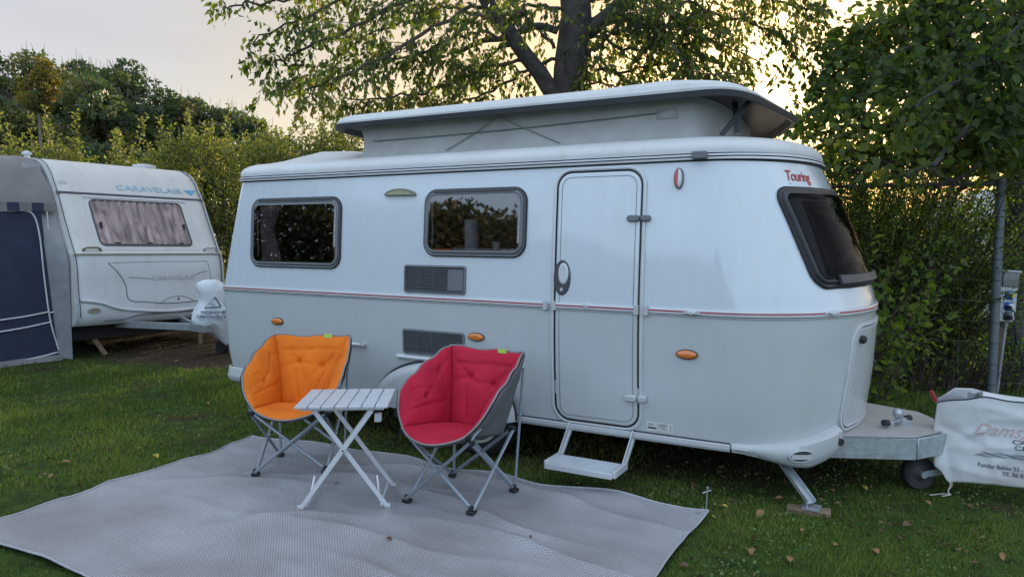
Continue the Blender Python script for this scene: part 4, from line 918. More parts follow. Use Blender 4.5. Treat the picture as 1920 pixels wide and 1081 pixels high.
for x in (.47, 1.64): mb.box(f2(x-.01, 1.70, .02), f2(x+.01, 1.78, .03))
mb.build('catch', M_black, w2, smooth=False)
mb = MB(); ringpanel(mb, lambda i: [(x, z) for x, z in rr(.33, 1.42, 1.82, 2.12, .05, 4, i)], f2, [(0, .001), (.002, .004), (.01, .004), (.012, .002)]); mb.build('window_surround', M_c2, C2)
for x in (.16, 1.84):
    mb = MB(); mb.tube([f2(x, 1.42, 0), f2(x+.01, 1.425, .03), f2(x+.05, 1.43, .045), f2(x+.17, 1.43, .045), f2(x+.21, 1.425, .03), f2(x+.22, 1.42, 0)], .012, 8); mb.tube([f2(x-.01, 1.42, .001), f2(x+.02, 1.42, .006)], .02, 8); mb.tube([f2(x+.2, 1.42, .001), f2(x+.23, 1.42, .006)], .02, 8); mb.build('grab_handle', M_khaki if x < 1 else M_galv, C2)
# moulded locker lid with grooves
def curve(pts, n=8):
    out = []; P = [Vector((a, b, 0)) for a, b in pts]
    for i in range(len(P)-1):
        p0 = P[max(i-1, 0)]; p1 = P[i]; p2 = P[i+1]; p3 = P[min(i+2, len(P)-1)]
        for k in range(n):
            t = k/n; out.append(.5*((2*p1)+(-p0+p2)*t+(2*p0-5*p1+4*p2-p3)*t*t+(-p0+3*p1-3*p2+p3)*t**3))
    out.append(P[-1]); return [(p.x, p.y) for p in out]
mb = MB()
for pts, r in (([(.44, 1.25), (.56, 1.12), (.65, .95), (.68, .76), (.90, .715), (1.3, .68), (1.75, .70), (1.90, .74)], .006), ([(.44, 1.25), (1.0, 1.262), (1.86, 1.26)], .003), ([(1.86, 1.26), (1.90, 1.0), (1.90, .74)], .003),
               ([(.70, 1.06), (.85, 1.045), (1.02, 1.03)], .004), ([(1.60, 1.05), (1.72, 1.09), (1.84, 1.12)], .004), ([(1.12, .695), (1.22, .75), (1.36, .775), (1.5, .75), (1.6, .70)], .004)):
    mb.tube([f2(a, b, .002) for a, b in curve(pts)], r, 6)
mb.build('locker_groove', M_mgrey, C2)
mb = MB(); mb.grid([[f2(a, b+dz, o) for a, b in curve([(.06, .80), (.3, .76), (.6, .66), (1.2, .60), (1.8, .63), (2.06, .70)])] for dz, o in ((0, .001), (-.01, .03), (-.03, .034), (-.055, .001))]); mb.build('locker_rib', M_c2w, C2)
mb = MB(); mb.tube([f2(a, b, .004) for a, b in curve([(.35, .50), (.6, .50), (.8, .545), (1.2, .55), (1.6, .56), (2.0, .64)])], .008, 6); mb.build('bumper_groove', M_mgrey, C2)
mb = MB(); ringpanel(mb, ell(.22, .64, .085, .038), f2, [(0, .001), (.004, .012), (.02, .014), (.03, -.0)], cap=True, capn=2); mb.build('recessed_lamp', mat('murky lamp', (.30, .28, .22), .3, coat=.5), C2, ang=30)
mb = MB(); T = f2(1.37, .735, .006); mb.tube([T, T+Vector((0, -.006, 0))], .014, 10); mb.build('locker_lock', M_black, C2)
mb = MB(); lettering(mb, 'CARAVELAIR', .078, lambda x, y: f2(1.33+x, 1.03+y, .006), stretch=1.42, bold=.0015)
mb.build('embossed_lettering', mat('embossed plastic', (.40, .42, .43), .4), C2, smooth=False)
mb = MB(); lettering(mb, 'CARAVELAIR', .105, lambda x, y: f2(1.32+x, 2.285+y, .006), stretch=1.62, bold=.001); mb.build('blue_lettering', mat('faded blue print', (.24, .40, .52), .5), C2, smooth=False)
mb = MB(); mb.add([f2(1.84, 2.315, .006), f2(2.04, 2.315, .006), f2(1.94, 2.235, .006)], [(0, 2, 1)]); mb.build('blue_triangle', mat('blue print', (.10, .33, .52), .5), C2, smooth=False)
mb = MB(); ringpanel(mb, lambda i: rr(.10, 2.29, .20, 2.335, .01, 2, i), f2, [(0, .001), (.001, .004)], cap=True, capn=1); mb.build('maker_badge', mat('badge', (.42, .43, .42), .4), C2)
mb = MB(); mb.lathe([(.16, 0), (.17, .02), (.165, .05), (.10, .065), (.01, .07)], 24, Matrix.Translation((1.68, 1.4, 2.665))); mb.build('roof_vent', M_c2w, C2, ang=40)
mb = MB(); mb.lathe([(.035, 0), (.035, .06), (.06, .065), (.06, .10), (.02, .12)], 16, Matrix.Translation((-.0+.12, 1.6, 2.67))); mb.build('flue', M_c2w, C2, ang=40)
# drawbar of the neighbour
mb = MB(); mb.bar((.55, .3, .42), (1.04, -1.05, .43), .09, .05, (0, 0, 1)); mb.bar((1.57, .3, .42), (1.08, -1.05, .43), .09, .05, (0, 0, 1)); mb.build('drawbar', M_galv, C2, bevel=.003)
mb = MB(); mb.box((1.0, -1.35, .38), (1.12, -1.0, .48)); mb.tube([(1.5, -.95, .06), (1.5, -.95, .85)], .028, 10); mb.build('hitch', M_galv, C2, bevel=.004)
T = Matrix.Translation((1.5, -.95, .11)) @ Matrix.Rotation(R(90), 4, 'Y'); mb = MB().lathe([(.03, -.04), (.10, -.035), (.11, 0), (.10, .035), (.03, .04)], 20, T); mb.build('jockey_wheel', M_black, C2, ang=30)
for x in (.08, CW-.08):
    T = Matrix.Translation((x, 2.7, .31)) @ Matrix.Rotation(R(90), 4, 'Y'); MB().lathe([(.1, -.09), (.28, -.09), (.31, -.05), (.31, .05), (.28, .09), (.1, .09)], 28, T).build('wheel', M_black, C2, ang=30)
mb = MB(); mb.box((.03, .12, .25), (CW-.03, 4.9, .438)); mb.build('underbody', M_void, C2, smooth=False)
mb = MB(); mb.bar((.25, .25, .40), (.42, .05, .03), .06, .02, (1, 0, 0)); mb.build('corner_steady', M_wood, C2, smooth=False); MB().bar((CW-.2, .25, .40), (CW-.35, .05, .03), .06, .02, (1, 0, 0)).build('corner_steady', M_wood, C2, smooth=False)
# awning on its side
AW = thing('awning', 'blue and grey canvas awning with white piping, attached at the far left', 'awning', F2.o, F2.ang)
M_blue = mat('navy canvas', (.020, .028, .058), .8, var=.18, vs=4, bump=.2, bs=30)
M_agrey = mat('grey awning roof canvas', (.17, .165, .165), .85, var=.12, vs=4, bump=.2, bs=20)
M_pipe = mat('white piping', (.55, .56, .56), .7)
AY = .30; AX = -3.6
def aw(px, py, off=-.012): p = F2.hit(px, py, AY+off); return p
mb = MB(); zt = 1.96
rows = []
for k in range(11):
    z = .05+(zt-.05)*k/10; rows.append([(AX+(-.05-.15*z/2-AX)*i/40, AY+.02*mn.noise(Vector((i*.35, z*1.2, 4)))+.012*math.sin(i*.8+z*2), z) for i in range(41)])
mb.grid(rows); mb.build('blue_wall', M_blue, AW)
rows = []
for k in range(11):
    z = .02+(2.55-.02)*k/10; y1 = yprof(min(2.5, max(z, .5)))+.03; xg = -.055-.15*min(z, 2.2)/2; rows.append([(xg+(-xg-.005)*i/5, AY+(max(y1, 0.02)-AY)*(i/5) if z < 2.0 else y1+(AY+.02-y1)*0+.0, z) for i in range(6)])
mb = MB().grid(rows); mb.build('side_gusset', mat('pale grey canvas', (.24, .245, .25), .85, bump=.2, bs=20), AW)
rows = []
for y, z in ((AY-.01, zt), (AY+.03, zt+.12), (.40, 2.2), (.56, 2.38), (.75, 2.55), (.95, 2.64), (1.3, 2.69), (2.5, 2.70), (4.5, 2.66)):
    rows.append([(AX+(-.02-AX)*i/30, y+.02*math.sin(i*.5)*(0 if z > 2.6 else 1), z-.10*(1-i/30)**1.0*(1 if z > 2 else 0)-.012*math.sin(i*.7)) for i in range(31)])
MB().grid(rows).build('grey_roof', M_agrey, AW, ang=60)
mb = MB(); n_ = 26
for i in range(n_):
    a, b = AX+(-.02-AX)*i/n_, AX+(-.02-AX)*(i+1)/n_; mb.add([(a, AY-.022, zt-.05), (b, AY-.022, zt-.05), (b, AY-.016, zt+.06), (a, AY-.016, zt+.06)], [(0, 1, 2, 3)], i % 2)
mb.build('striped_valance', [M_blue, M_agrey], AW, smooth=False)
mb = MB()
def pipe(pts, r=.010, n=6):
    c = curve(pts, n); mb.tube([aw(a, b) for a, b in c], r, 5)
pipe([(40, 394), (62, 402), (74, 440), (83, 520), (94, 598), (110, 655)]); pipe([(-40, 605), (40, 594), (92, 584)]); pipe([(-40, 628), (40, 615), (96, 603)]); pipe([(94, 586), (112, 582)]); 
pipe([(-40, 692), (60, 672), (108, 660)], .012); pipe([(-40, 395), (30, 395), (88, 392)], .008); pipe([(88, 394), (100, 520), (127, 655)], .008)
mb.build('piping', M_pipe, AW)
rows = [[(AX+(-.05-AX)*i/30, AY-.02-.10*k+.02*math.sin(i), .06*(1-k)+.005) for i in range(31)] for k in (0, 1)]
MB().grid(rows).build('mud_flap', M_agrey, AW)
for px, py in ((8, 283),):
    pass
# cover on the neighbour's hitch
hc = F2.world((1.12, -1.0, 0))
rows = []; F3_ = Frame(F2.world((1.10, -1.05, 0)), (.985, -.17))
def pf2(k): return 1
mb = MB(); rows = []
sil = [(.0, 1.06, .20), (.05, 1.02, .27), (.12, .93, .30), (.25, .76, .28), (.36, .62, .33), (.46, .52, .40), (.55, .44, .40), (.66, .36, .34), (.76, .30, .27), (.86, .26, .20)]
O3 = at(403, 640, 9.9); O3.z = 0
for k in range(25):
    s = k/24; z = 1.02-.84*s; lw = float(np.interp(s, [0, .04, .15, .33, .5, .62, .75, .9, 1], [-.12, -.20, -.22, -.17, -.27, -.27, -.13, .04, .14])); rw = float(np.interp(s, [0, .04, .15, .4, .7, 1], [.04, .10, .16, .20, .28, .24])); w = (rw-lw)/2; cx = (rw+lw)/2; r = []
    for j in range(40):
        a = 2*math.pi*j/40; q = Vector((math.cos(a)*3, math.sin(a)*3, z*3+math.cos(a*2))); d = 1+.12*mn.noise(q*.8)+.34*(.25-abs(mn.noise(q*1.1+Vector((z*3, 0, 5)))))+.16*(.25-abs(mn.noise(q*2.7)))
        r.append((cx+w*math.cos(a)*d, .6*w*math.sin(a)*d, z+.04*math.cos(a)*s))
    rows.append(r)
mb.grid(rows, closed=True); mb.add(rows[0], [tuple(range(40))]); hb = mb.build('hitch_cover', mat('white drawbar cover', (.62, .64, .66), .6, var=.05, bump=.3, bs=10), None, ang=80)
hb.location = (O3.x, O3.y, 0); hb.rotation_euler = (0, 0, R(14)); setp(hb, 'crumpled white cloth cover with warning triangle on the hitch of the cream caravan', 'cover')
def oncov(x, z):
    s = (1.02-z)/.84*24; k = max(0, min(23, int(s))); best = None
    for r in (rows[k],):
        for j in range(20, 40):
            a, b = r[j], r[(j+1) % 40]
            if min(a[0], b[0]) <= x <= max(a[0], b[0]):
                yy = min(a[1], b[1])
                if best is None or yy < best: best = yy
    for r in (rows[k+1],):
        for j in range(20, 40):
            a, b = r[j], r[(j+1) % 40]
            if min(a[0], b[0]) <= x <= max(a[0], b[0]): best = min(best if best is not None else 9, a[1], b[1])
    return Vector((x, (best if best is not None else -.05)-.02, z))
mb = MB(); lettering(mb, 'FREDERIKSVÆRK', .050, lambda x, y: oncov(.035+x, .60+y-.03*x), bold=.0012, stretch=.92); lettering(mb, 'CARAVANCENTER', .050, lambda x, y: oncov(-.0+x, .545+y-.03*x), bold=.0012, stretch=.92)
tri = [(-.095, .66), (.105, .675), (.035, .80)]
for i in range(3):
    a, b = tri[i], tri[(i+1) % 3]; mb.tube([oncov(a[0]+(b[0]-a[0])*k/8, a[1]+(b[1]-a[1])*k/8) for k in range(9)], .008 if i != 2 else .004, 4)
for z in (.695, .715): mb.tube([oncov(-.04+.012*k, z) for k in range(7)], .003, 4)
mb.tube([oncov(-.17+.03*k, .51) for k in range(11)], .0025, 4)
mb.build('print_lettering', mat('navy print', (.03, .05, .12), .7), hb, smooth=False)
# ------------------------------------------------------------------ fence, power post, things beyond the fence
M_fpost = mat('galvanised fence pipe', (.13, .15, .165), .5, .4, var=.12, bump=.2)
ft = thing('wire_fence', 'galvanised pipe and wire fence behind the drawbar at right', 'fence', gnd(1858, 742))
fo = gnd(1858, 742); fd = Vector((-1.33, .91, 0)).normalized()
MB().tube([(0, 0, -.05), (.0, 0, 2.20)], .043, 14).build('post', M_fpost, ft, ang=50)
MB().tube([(0, 0, 2.13), fd*3.2+Vector((0, 0, 2.17)), fd*6.5+Vector((0, 0, 2.17))], .021, 10).build('top_rail', M_fpost, ft, ang=50)
MB().tube([fd*6.5+Vector((0, 0, -.05)), fd*6.5+Vector((0, 0, 2.2))], .035, 10).build('post', M_fpost, ft, ang=50)
fr_ = Vector((.94, .10, 0)).normalized()
mb = MB()
for k in range(10):
    z = .12+.21*k
    mb.tube([fd*6.5*i/12+Vector((0, 0, z+.006*math.sin(i*2+k))) for i in range(13)], .0018, 4); mb.tube([fr_*3*i/6+Vector((0, 0, z+.01*math.sin(i+k))) for i in range(7)], .0018, 4)
for i in range(1, 22): mb.tube([fd*.3*i+Vector((0, 0, .05)), fd*.3*i+Vector((0, 0, 2.02))], .0012, 4)
for i in range(1, 9): mb.tube([fr_*.3*i+Vector((0, 0, .05)), fr_*.3*i+Vector((0, 0, 2.02))], .0012, 4)
mb.build('wire_mesh', M_fpost, ft); 
mb = MB()
for k in range(10): mb.tube([Vector((.046*math.cos(a), .046*math.sin(a), .12+.21*k)) for a in [R(30*j) for j in range(13)]], .004, 4)
mb.build('wire_tie', M_black, ft)
# hook-up box on its post
uo = at(1880, 560, 7.55); uo.z = 0
up = thing('hookup_post', 'grey power hook-up box with three sockets on a wooden post, right of the fence post', 'power box', uo, R(12)); up.rotation_euler = (R(-2), R(4), R(12))
M_box = mat('weathered grey polyester box', (.42, .43, .41), .6, var=.1, bump=.1)
MB().box((-.02, .06, -.1), (.075, .14, .95)).build('post', M_wood, up, bevel=.006)
mb = MB(); mb.box((-.105, -.035, .75), (.105, .06, 1.265)); mb.box((-.11, -.045, .745), (.11, -.03, .765)); bx = mb.build('box', M_box, up, bevel=.006)
mb = MB(); mb.box((-.098, -.055, 1.10), (.098, -.035, 1.245)); mb.build('lid_window', mat('smoky lid', (.10, .11, .10), .2, coat=.6), bx, bevel=.006)
mb = MB(); mb.box((-.115, -.06, 1.245), (.115, .07, 1.268)); mb.build('lid_edge', M_box, bx, bevel=.004)
M_sb = mat('blue socket', (.02, .10, .30), .45)
for k, (z, c) in enumerate(((1.015, (.45, .42, .05)), (.90, (.62, .64, .66)), (.80, (.10, .11, .12)))):
    T = Matrix.Translation((-.005, -.035, z)) @ Matrix.Rotation(R(90), 4, 'X'); mb = MB(); mb.box((-.05, -.047, z-.045), (.045, -.035, z+.045)); mb.lathe([(.042, .01), (.042, .03), (.034, .034)], 20, T); s_ = mb.build('socket', M_sb if k < 2 else M_dgrey, bx, bevel=.004)
    mb = MB(); mb.lathe([(.028, .03), (.028, .05), (.02, .055)], 16, T); mb.build('socket_cap', mat('cap '+str(k), c, .5), s_, ang=40)
    mb = MB()
    for a, b in ((-.058, -.045), (.055, -.045), (-.058, .04), (.055, .04)): mb.lathe([(.009, 0), (.009, .012)], 8, Matrix.Translation((a, -.035, z+b)) @ Matrix.Rotation(R(90), 4, 'X'))
    mb.build('screw', M_galv, s_, ang=40)
for x in (-.055, .05):
    mb = MB(); mb.lathe([(.022, 0), (.022, .05)], 12, Matrix.Translation((x, .02, .70))); mb.tube([(x, .02, .70), (x-.012, .03, .35), (x-.02, .04, 0)], .013, 8); mb.build('conduit', mat('yellowed conduit', (.36, .36, .22) if x < 0 else (.30, .32, .33), .6), up)
mb = MB(); Ub = Matrix.Translation(uo) @ Matrix.Rotation(R(12), 4, 'Z')
for k, (x, z) in enumerate(((0, .90), (.01, .80))):
    p = [(x-.004, -.09, z), (x+.02, -.13, z-.05), (x+.05, -.13, z-.25), (x+.07+.10*k, -.10, z-.45), (x+.04+.14*k, -.05, .12), (x+.1+.3*k, 0, .01)]
    mb.tube([Ub @ Vector(q) for q in p], .008, 6)
    mb.tube([Ub @ Vector((x-.004, -.055, z)), Ub @ Vector((x-.004, -.11, z))], .016, 8)
setp(mb.build('power_cable', M_black), 'pair of black mains cables hanging from the hook-up box', 'cable')
# white cabinet and a far caravan with grey awning, seen between fence and hedge
q = at(1842, 560, 9.4); q.z = 0
mb = MB(); mb.box((-.20, -.12, .55), (.20, .14, 1.22)); cb = mb.build('cabinet', mat('white enamel cabinet', (.62, .63, .66), .5, var=.05), None, bevel=.01); cb.location = q; cb.rotation_euler = (0, 0, R(-10)); setp(cb, 'white metal cabinet on a dark leg behind the fence post', 'cabinet')
mb = MB(); mb.box((-.06, -.05, -.05), (.10, .10, .548)); mb.build('leg', M_black, cb); mb = MB(); mb.box((-.18, -.125, .57), (.18, -.121, 1.2)); mb.build('cabinet_door', M_roof, cb, bevel=.003)
q = at(1838, 560, 15.5); q.z = 0
fc = thing('caravan', 'far white caravan with a grey awning, glimpsed beyond the wire fence', 'caravan', q, R(-20))
pr_ = [(.0, .4), (-.12, .9), (-.05, 1.3), (.25, 2.2), (.6, 2.55), (3.5, 2.55), (4.2, 2.3), (4.3, .4)]
mb = MB(); mb.grid([[(x, y, z) for x in (-.15, .3, .8, 1.9)] for y, z in pr_])
for x, rev in ((-.15, 0), (1.9, 1)): s_ = [(x, y, z) for y, z in pr_]; mb.add(s_, [tuple(reversed(range(8))) if rev == 0 else tuple(range(8))])
mb.build('body', M_c2, fc, ang=30); mb = MB(); mb.box((.15, -.02, 1.35), (1.5, .04, 2.0)); mb.build('window', M_glassd, fc, bevel=.01)
mb = MB(); rows = [[(-.20-.75*i/6, y-.05*math.sin(i), z) for i in range(7)] for y, z in ((.6, 0), (.65, 1.9), (1.1, 2.35), (3.5, 2.4))]; mb.grid(rows); mb.build('awning', M_agrey, fc)
for x in (.0, 1.75):
    T = Matrix.Translation((x, 2.2, .3)) @ Matrix.Rotation(R(90), 4, 'Y'); MB().lathe([(.1, -.08), (.28, -.08), (.3, 0), (.28, .08), (.1, .08)], 20, T).build('wheel', M_black, fc)

# ------------------------------------------------------------------ vegetation
M_bark = mat('rough grey bark', (.022, .019, .016), .9, var=.45, vs=14, bump=1.0, bs=35, col2=(.062, .054, .047))
M_stem = mat('brown twigs', (.055, .042, .028), .9, var=.3)
M_cherry = leafmat('cherry leaves', [(.028, .040, .015), (.052, .072, .020), (.090, .110, .026), (.17, .165, .032), (.18, .10, .036)], .54)
M_broad = leafmat('broad dark leaves', [(.030, .048, .018), (.050, .074, .022), (.076, .10, .026), (.12, .135, .032), (.24, .20, .03)], .46, .58, .22)
M_shrub = leafmat('shrub leaves', [(.038, .062, .016), (.072, .11, .024), (.12, .165, .032), (.18, .21, .045), (.17, .15, .045)], .52)
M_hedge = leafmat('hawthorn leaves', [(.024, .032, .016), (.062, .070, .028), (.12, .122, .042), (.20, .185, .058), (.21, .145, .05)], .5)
M_wood1 = leafmat('dark woodland leaves', [(.032, .050, .034), (.052, .078, .044), (.078, .105, .050), (.12, .12, .050), (.16, .11, .045)], .35)
M_wood2 = leafmat('russet leaves', [(.07, .07, .022), (.14, .10, .03), (.22, .13, .035), (.27, .14, .04)], .45)
M_wood3 = leafmat('autumn woodland leaves', [(.07, .085, .055), (.10, .115, .07), (.13, .125, .08), (.17, .14, .085)], .2)
def path3(pts, n=10):
    P = [Vector(p) for p in pts]; out = []
    for i in range(len(P)-1):
        p0 = P[max(i-1, 0)]; p1 = P[i]; p2 = P[i+1]; p3 = P[min(i+2, len(P)-1)]
        for k in range(n):
            t = k/n; out.append(.5*((2*p1)+(-p0+p2)*t+(2*p0-5*p1+4*p2-p3)*t*t+(-p0+3*p1-3*p2+p3)*t**3))
    out.append(P[-1]); return out
def rv(s=1.0): return Vector((random.gauss(0, s), random.gauss(0, s), random.gauss(0, s)))
def twig(mb, p, d, ln, r, droop, seg=5, wob=.25):
    pts = [p.copy()]; d = d.normalized()
    for i in range(seg):
        d = (d+rv(wob)*.5+Vector((0, 0, -droop))*(i/seg)).normalized(); pts.append(pts[-1]+d*ln/seg)
    mb.tube(pts, [r*(1-.8*i/seg) for i in range(seg+1)], 4, cap=False); return pts
def foliage(paths, mb, sp1, ln1, sp2, ln2, lstep, droop, up=0, start=.15, spread=.9):
    """secondaries and twigs off each limb; returns leaf base points and the twig directions"""
    LP = []; LD = []
    for pts, r0, r1, dens in paths:
        L_ = [0]
        for a, b in zip(pts, pts[1:]): L_.append(L_[-1]+(b-a).length)
        T = L_[-1]; s = T*start
        while s < T:
            i = max(0, min(len(pts)-2, int(np.searchsorted(L_, s))-1)); a, b = pts[i], pts[i+1]; k = (s-L_[i])/max(1e-6, L_[i+1]-L_[i]); p = a.lerp(b, k); d0 = (b-a).normalized()
            d = (d0*.9+rv(spread*.62)+Vector((0, 0, up))).normalized(); ln = ln1*random.uniform(.6, 1.25)*(1-.35*s/T)
            q = twig(mb, p, d, ln, max(.004, r1*.7), droop*.6, 6)
            step = sp2/dens; t = step*.5
            for m in range(1, len(q)):
                nseg = max(1, int((q[m]-q[m-1]).length/step+random.random()))
                for w in range(nseg):
                    pp = q[m-1].lerp(q[m], random.random()); dd = ((q[m]-q[m-1]).normalized()*.8+rv(.6)+Vector((0, 0, -.1))).normalized()
                    tw = twig(mb, pp, dd, ln2*random.uniform(.5, 1.3), .0028, droop, 4)
                    for g in range(1, len(tw)):
                        sl_ = (tw[g]-tw[g-1]).length; nl = max(1, int(sl_/lstep+random.random()))
                        for h in range(nl): LP.append(tw[g-1].lerp(tw[g], random.random())); LD.append((tw[g]-tw[g-1]).normalized())
            s += sp1/dens*random.uniform(.6, 1.4)
        if pts: pass
    return np.array([tuple(v) for v in LP]), np.array([tuple(v) for v in LD])
def rndvals(P, seed, sc=1.3, w=.22):
    """tint of each leaf: clumps of similar tint plus individual scatter"""
    n = np.array([mn.noise(Vector((float(p[0])*sc+seed, float(p[1])*sc, float(p[2])*sc))) for p in P]) if len(P) < 60000 else np.sin(P[:, 0]*sc*2.1+seed)*np.sin(P[:, 2]*sc*2.7+P[:, 1])
    return np.clip(.42+n*.5+rng.normal(size=len(P))*w, 0, 1)
# --- the cherry behind the caravan
def PX(l): return [at(a, b, c) for a, b, c in l]
ch = thing('cherry_tree', 'tall cherry tree with drooping leaves behind the raised roof of the large caravan', 'tree', (0, 0, 0))
tp = [at(1072, 0, 8.6)]; base = Vector((tp[0].x-.03, 8.6, -.1))
mb = MB(); tr_ = path3([base, (base.x, 8.6, 1.4), at(1068, 175, 8.6), at(1074, 90, 8.6), at(1080, 0, 8.6), at(1070, -160, 8.6), at(1100, -420, 8.7)], 6)
nT = len(tr_); mb.tube([p+rv(.006) for p in tr_], [.235-.10*i/nT for i in range(nT)], 18)
l1 = path3([at(1058, 215, 8.55), at(1020, 150, 8.5), at(965, 75, 8.4), at(905, -10, 8.3), at(860, -120, 8.2), at(760, -260, 8.1)], 6); mb.tube([p+rv(.004) for p in l1], [.105-.05*i/len(l1) for i in range(len(l1))], 12)
l2 = path3([at(1045, 58, 8.55), at(1010, 49, 8.5), at(978, 58, 8.5), at(945, 72, 8.6), at(900, 78, 8.7), at(850, 105, 8.8)], 6); mb.tube(l2, [.045-.02*i/len(l2) for i in range(len(l2))], 8)
l3 = path3([at(1100, 60, 8.6), at(1150, 20, 8.7), at(1220, -60, 8.8), at(1300, -200, 8.8)], 6); mb.tube(l3, [.10-.05*i/len(l3) for i in range(len(l3))], 10)
mb.build('trunk', M_bark, ch)
prim = [
 ([(945, 72, 8.4), (880, 62, 8.2), (800, 95, 8.0), (700, 120, 7.9), (600, 150, 7.8)], 1.25), ([(925, 35, 8.3), (840, 12, 8.6), (740, 50, 8.8), (640, 85, 8.9)], 1.2),
 ([(990, 110, 8.5), (900, 130, 8.3), (820, 165, 8.2), (740, 185, 8.0), (650, 185, 7.9)], 1.4), ([(970, 80, 8.4), (915, 110, 8.9), (860, 180, 9.2), (800, 200, 9.3)], 1.4),
 ([(880, -60, 8.2), (760, -60, 8.0), (600, -10, 7.8), (480, 5, 7.7), (415, 18, 7.7)], .75), ([(850, -90, 8.2), (680, -20, 8.3), (570, 35, 8.2), (470, 80, 8.1)], .9),
 ([(820, -30, 8.2), (660, 50, 7.7), (560, 100, 7.6), (510, 122, 7.5)], 1.0), ([(900, 10, 8.3), (740, 90, 7.5), (620, 155, 7.3), (570, 180, 7.2)], 1.1),
 ([(1040, 110, 8.6), (960, 150, 8.9), (870, 190, 9.2), (780, 200, 9.4)], 1.4), ([(1040, 90, 8.6), (985, 30, 8.8), (930, -30, 8.9), (850, -50, 9)], 1.2), ([(1060, 20, 8.6), (1000, 10, 8.0), (950, 30, 7.6), (880, 30, 7.4)], 1.0),
 ([(1100, 60, 8.6), (1180, 90, 8.5), (1270, 85, 8.4), (1350, 125, 8.3)], 1.7), ([(1095, 120, 8.6), (1160, 135, 8.8), (1240, 120, 8.9), (1330, 150, 9)], 1.7),
 ([(1100, 0, 8.6), (1220, -15, 8.7), (1340, 25, 8.9), (1450, 60, 9), (1500, 95, 9)], 1.35), ([(1120, -50, 8.6), (1300, -60, 8.4), (1450, 0, 8.2), (1560, 25, 8.1)], 1.2),
 ([(1105, 30, 8.6), (1200, 45, 9.2), (1300, 60, 9.4), (1420, 110, 9.5)], 1.6), ([(1150, 20, 8.7), (1230, 60, 8.0), (1300, 130, 7.8), (1370, 140, 7.8)], 1.5), ([(1150, 130, 8.8), (1200, 160, 9.2), (1280, 165, 9.3)], 1.6),
 ([(1085, 130, 8.6), (1120, 90, 8.1), (1170, 40, 7.9), (1240, 10, 7.8)], 1.6), ([(1300, -120, 8.8), (1400, -60, 9), (1500, 10, 9), (1545, 60, 8.9)], .9), ([(1100, -60, 8.6), (1180, -10, 8.2), (1260, 30, 8.1), (1330, 60, 8.1)], 1.6),
 ([(860, -100, 8.2), (780, -80, 8.6), (700, -40, 8.8), (600, -30, 9)], 1.0), ([(1070, -100, 8.6), (1000, -70, 8.4), (900, -60, 8.0)], 1.2), ([(1070, 160, 8.6), (1110, 150, 8.2), (1170, 170, 8.1)], 1.5), ([(1130, -80, 8.7), (1250, -140, 9), (1400, -130, 9.2)], 1.0)]
mb = MB(); paths = []
for l, dn in prim:
    p = path3(PX(l), 7); p = [q_+rv(.018) for q_ in p]; n = len(p); mb.tube(p, [.019*(1-.78*i/n)+.003 for i in range(n)], 6, cap=False); paths.append((p, .019, .0055, dn))
LP, LD = foliage(paths, mb, .16, .60, .145, .23, .034, .35)
mb.build('branches', M_stem, ch)
ex = rng.random(len(LP)) < .35; LP = np.concatenate([LP, LP[ex]+rng.normal(size=(ex.sum(), 3))*.05]); LD = np.concatenate([LD, LD[ex]]); D = LD*.45+rng.normal(size=LD.shape)*.38+np.array([0, 0, -.62]); leafobj('crown', LP, D, rng.uniform(.052, .104, len(LP)), M_cherry, ch, rndvals(LP, 2.0), wr=.23, fold=.07)
print('cherry leaves', len(LP))
# --- broad-leaved tree at the right
bt = thing('broadleaf_tree', 'dark broad-leaved tree overhanging the fence at the right edge', 'tree', (0, 0, 0))
tb_ = at(1900, 430, 8.7); mb = MB(); tr_ = path3([(tb_.x-.02, 8.7, -.1), (tb_.x, 8.7, 1.5), (tb_.x+.05, 8.7, 2.6), (tb_.x, 8.6, 3.8), (tb_.x-.1, 8.6, 5.2), (tb_.x-.3, 8.6, 7)], 5); mb.tube(tr_, [.17-.10*i/len(tr_) for i in range(len(tr_))], 14)
prim = [[(1900, 100, 8.6), (1780, 140, 8.0), (1640, 170, 7.6), (1530, 195, 7.4)], [(1900, 180, 8.6), (1780, 210, 7.6), (1640, 240, 7.1), (1540, 265, 7.0)], [(1900, 250, 8.6), (1800, 280, 7.6), (1700, 300, 7.2), (1580, 315, 7.1)],
        [(1900, 40, 8.6), (1800, 60, 8.0), (1700, 90, 7.8), (1640, 120, 7.7)], [(1890, -40, 8.6), (1800, -20, 8.2), (1720, 20, 8.0)], [(1900, 200, 8.6), (1840, 230, 6.8), (1760, 290, 6.4), (1690, 330, 6.3)],
        [(1900, 280, 8.6), (1860, 300, 7.4), (1800, 330, 6.9), (1740, 350, 6.8)], [(1900, 120, 8.6), (1960, 160, 7.6), (1900, 230, 6.9), (1860, 280, 6.7)], [(1900, 60, 8.6), (1860, 90, 7.2), (1800, 150, 6.7), (1720, 200, 6.5)],
        [(1900, -60, 8.6), (1960, -20, 7.6), (1900, 60, 7.0), (1840, 110, 6.9)], [(1900, 150, 8.6), (1700, 130, 8.6), (1600, 110, 8.7), (1560, 140, 8.7)], [(1900, 300, 8.6), (1960, 310, 7.8), (1900, 350, 7.2)], [(1900, 230, 8.6), (1720, 250, 8.5), (1620, 290, 8.5), (1560, 300, 8.4)],
        [(1900, -100, 8.6), (1760, -90, 8.6), (1680, -30, 8.6)], [(1900, 20, 8.6), (1780, 30, 8.9), (1680, 50, 9.0), (1600, 90, 9.0)], [(1890, -20, 8.6), (1760, 10, 8.4), (1660, 40, 8.2), (1610, 60, 8.1)], [(1900, 90, 8.6), (1740, 100, 8.9), (1640, 110, 9.1), (1570, 170, 9.1)], [(1900, 330, 8.6), (1820, 350, 8.4), (1760, 370, 8.4)]]
paths = []
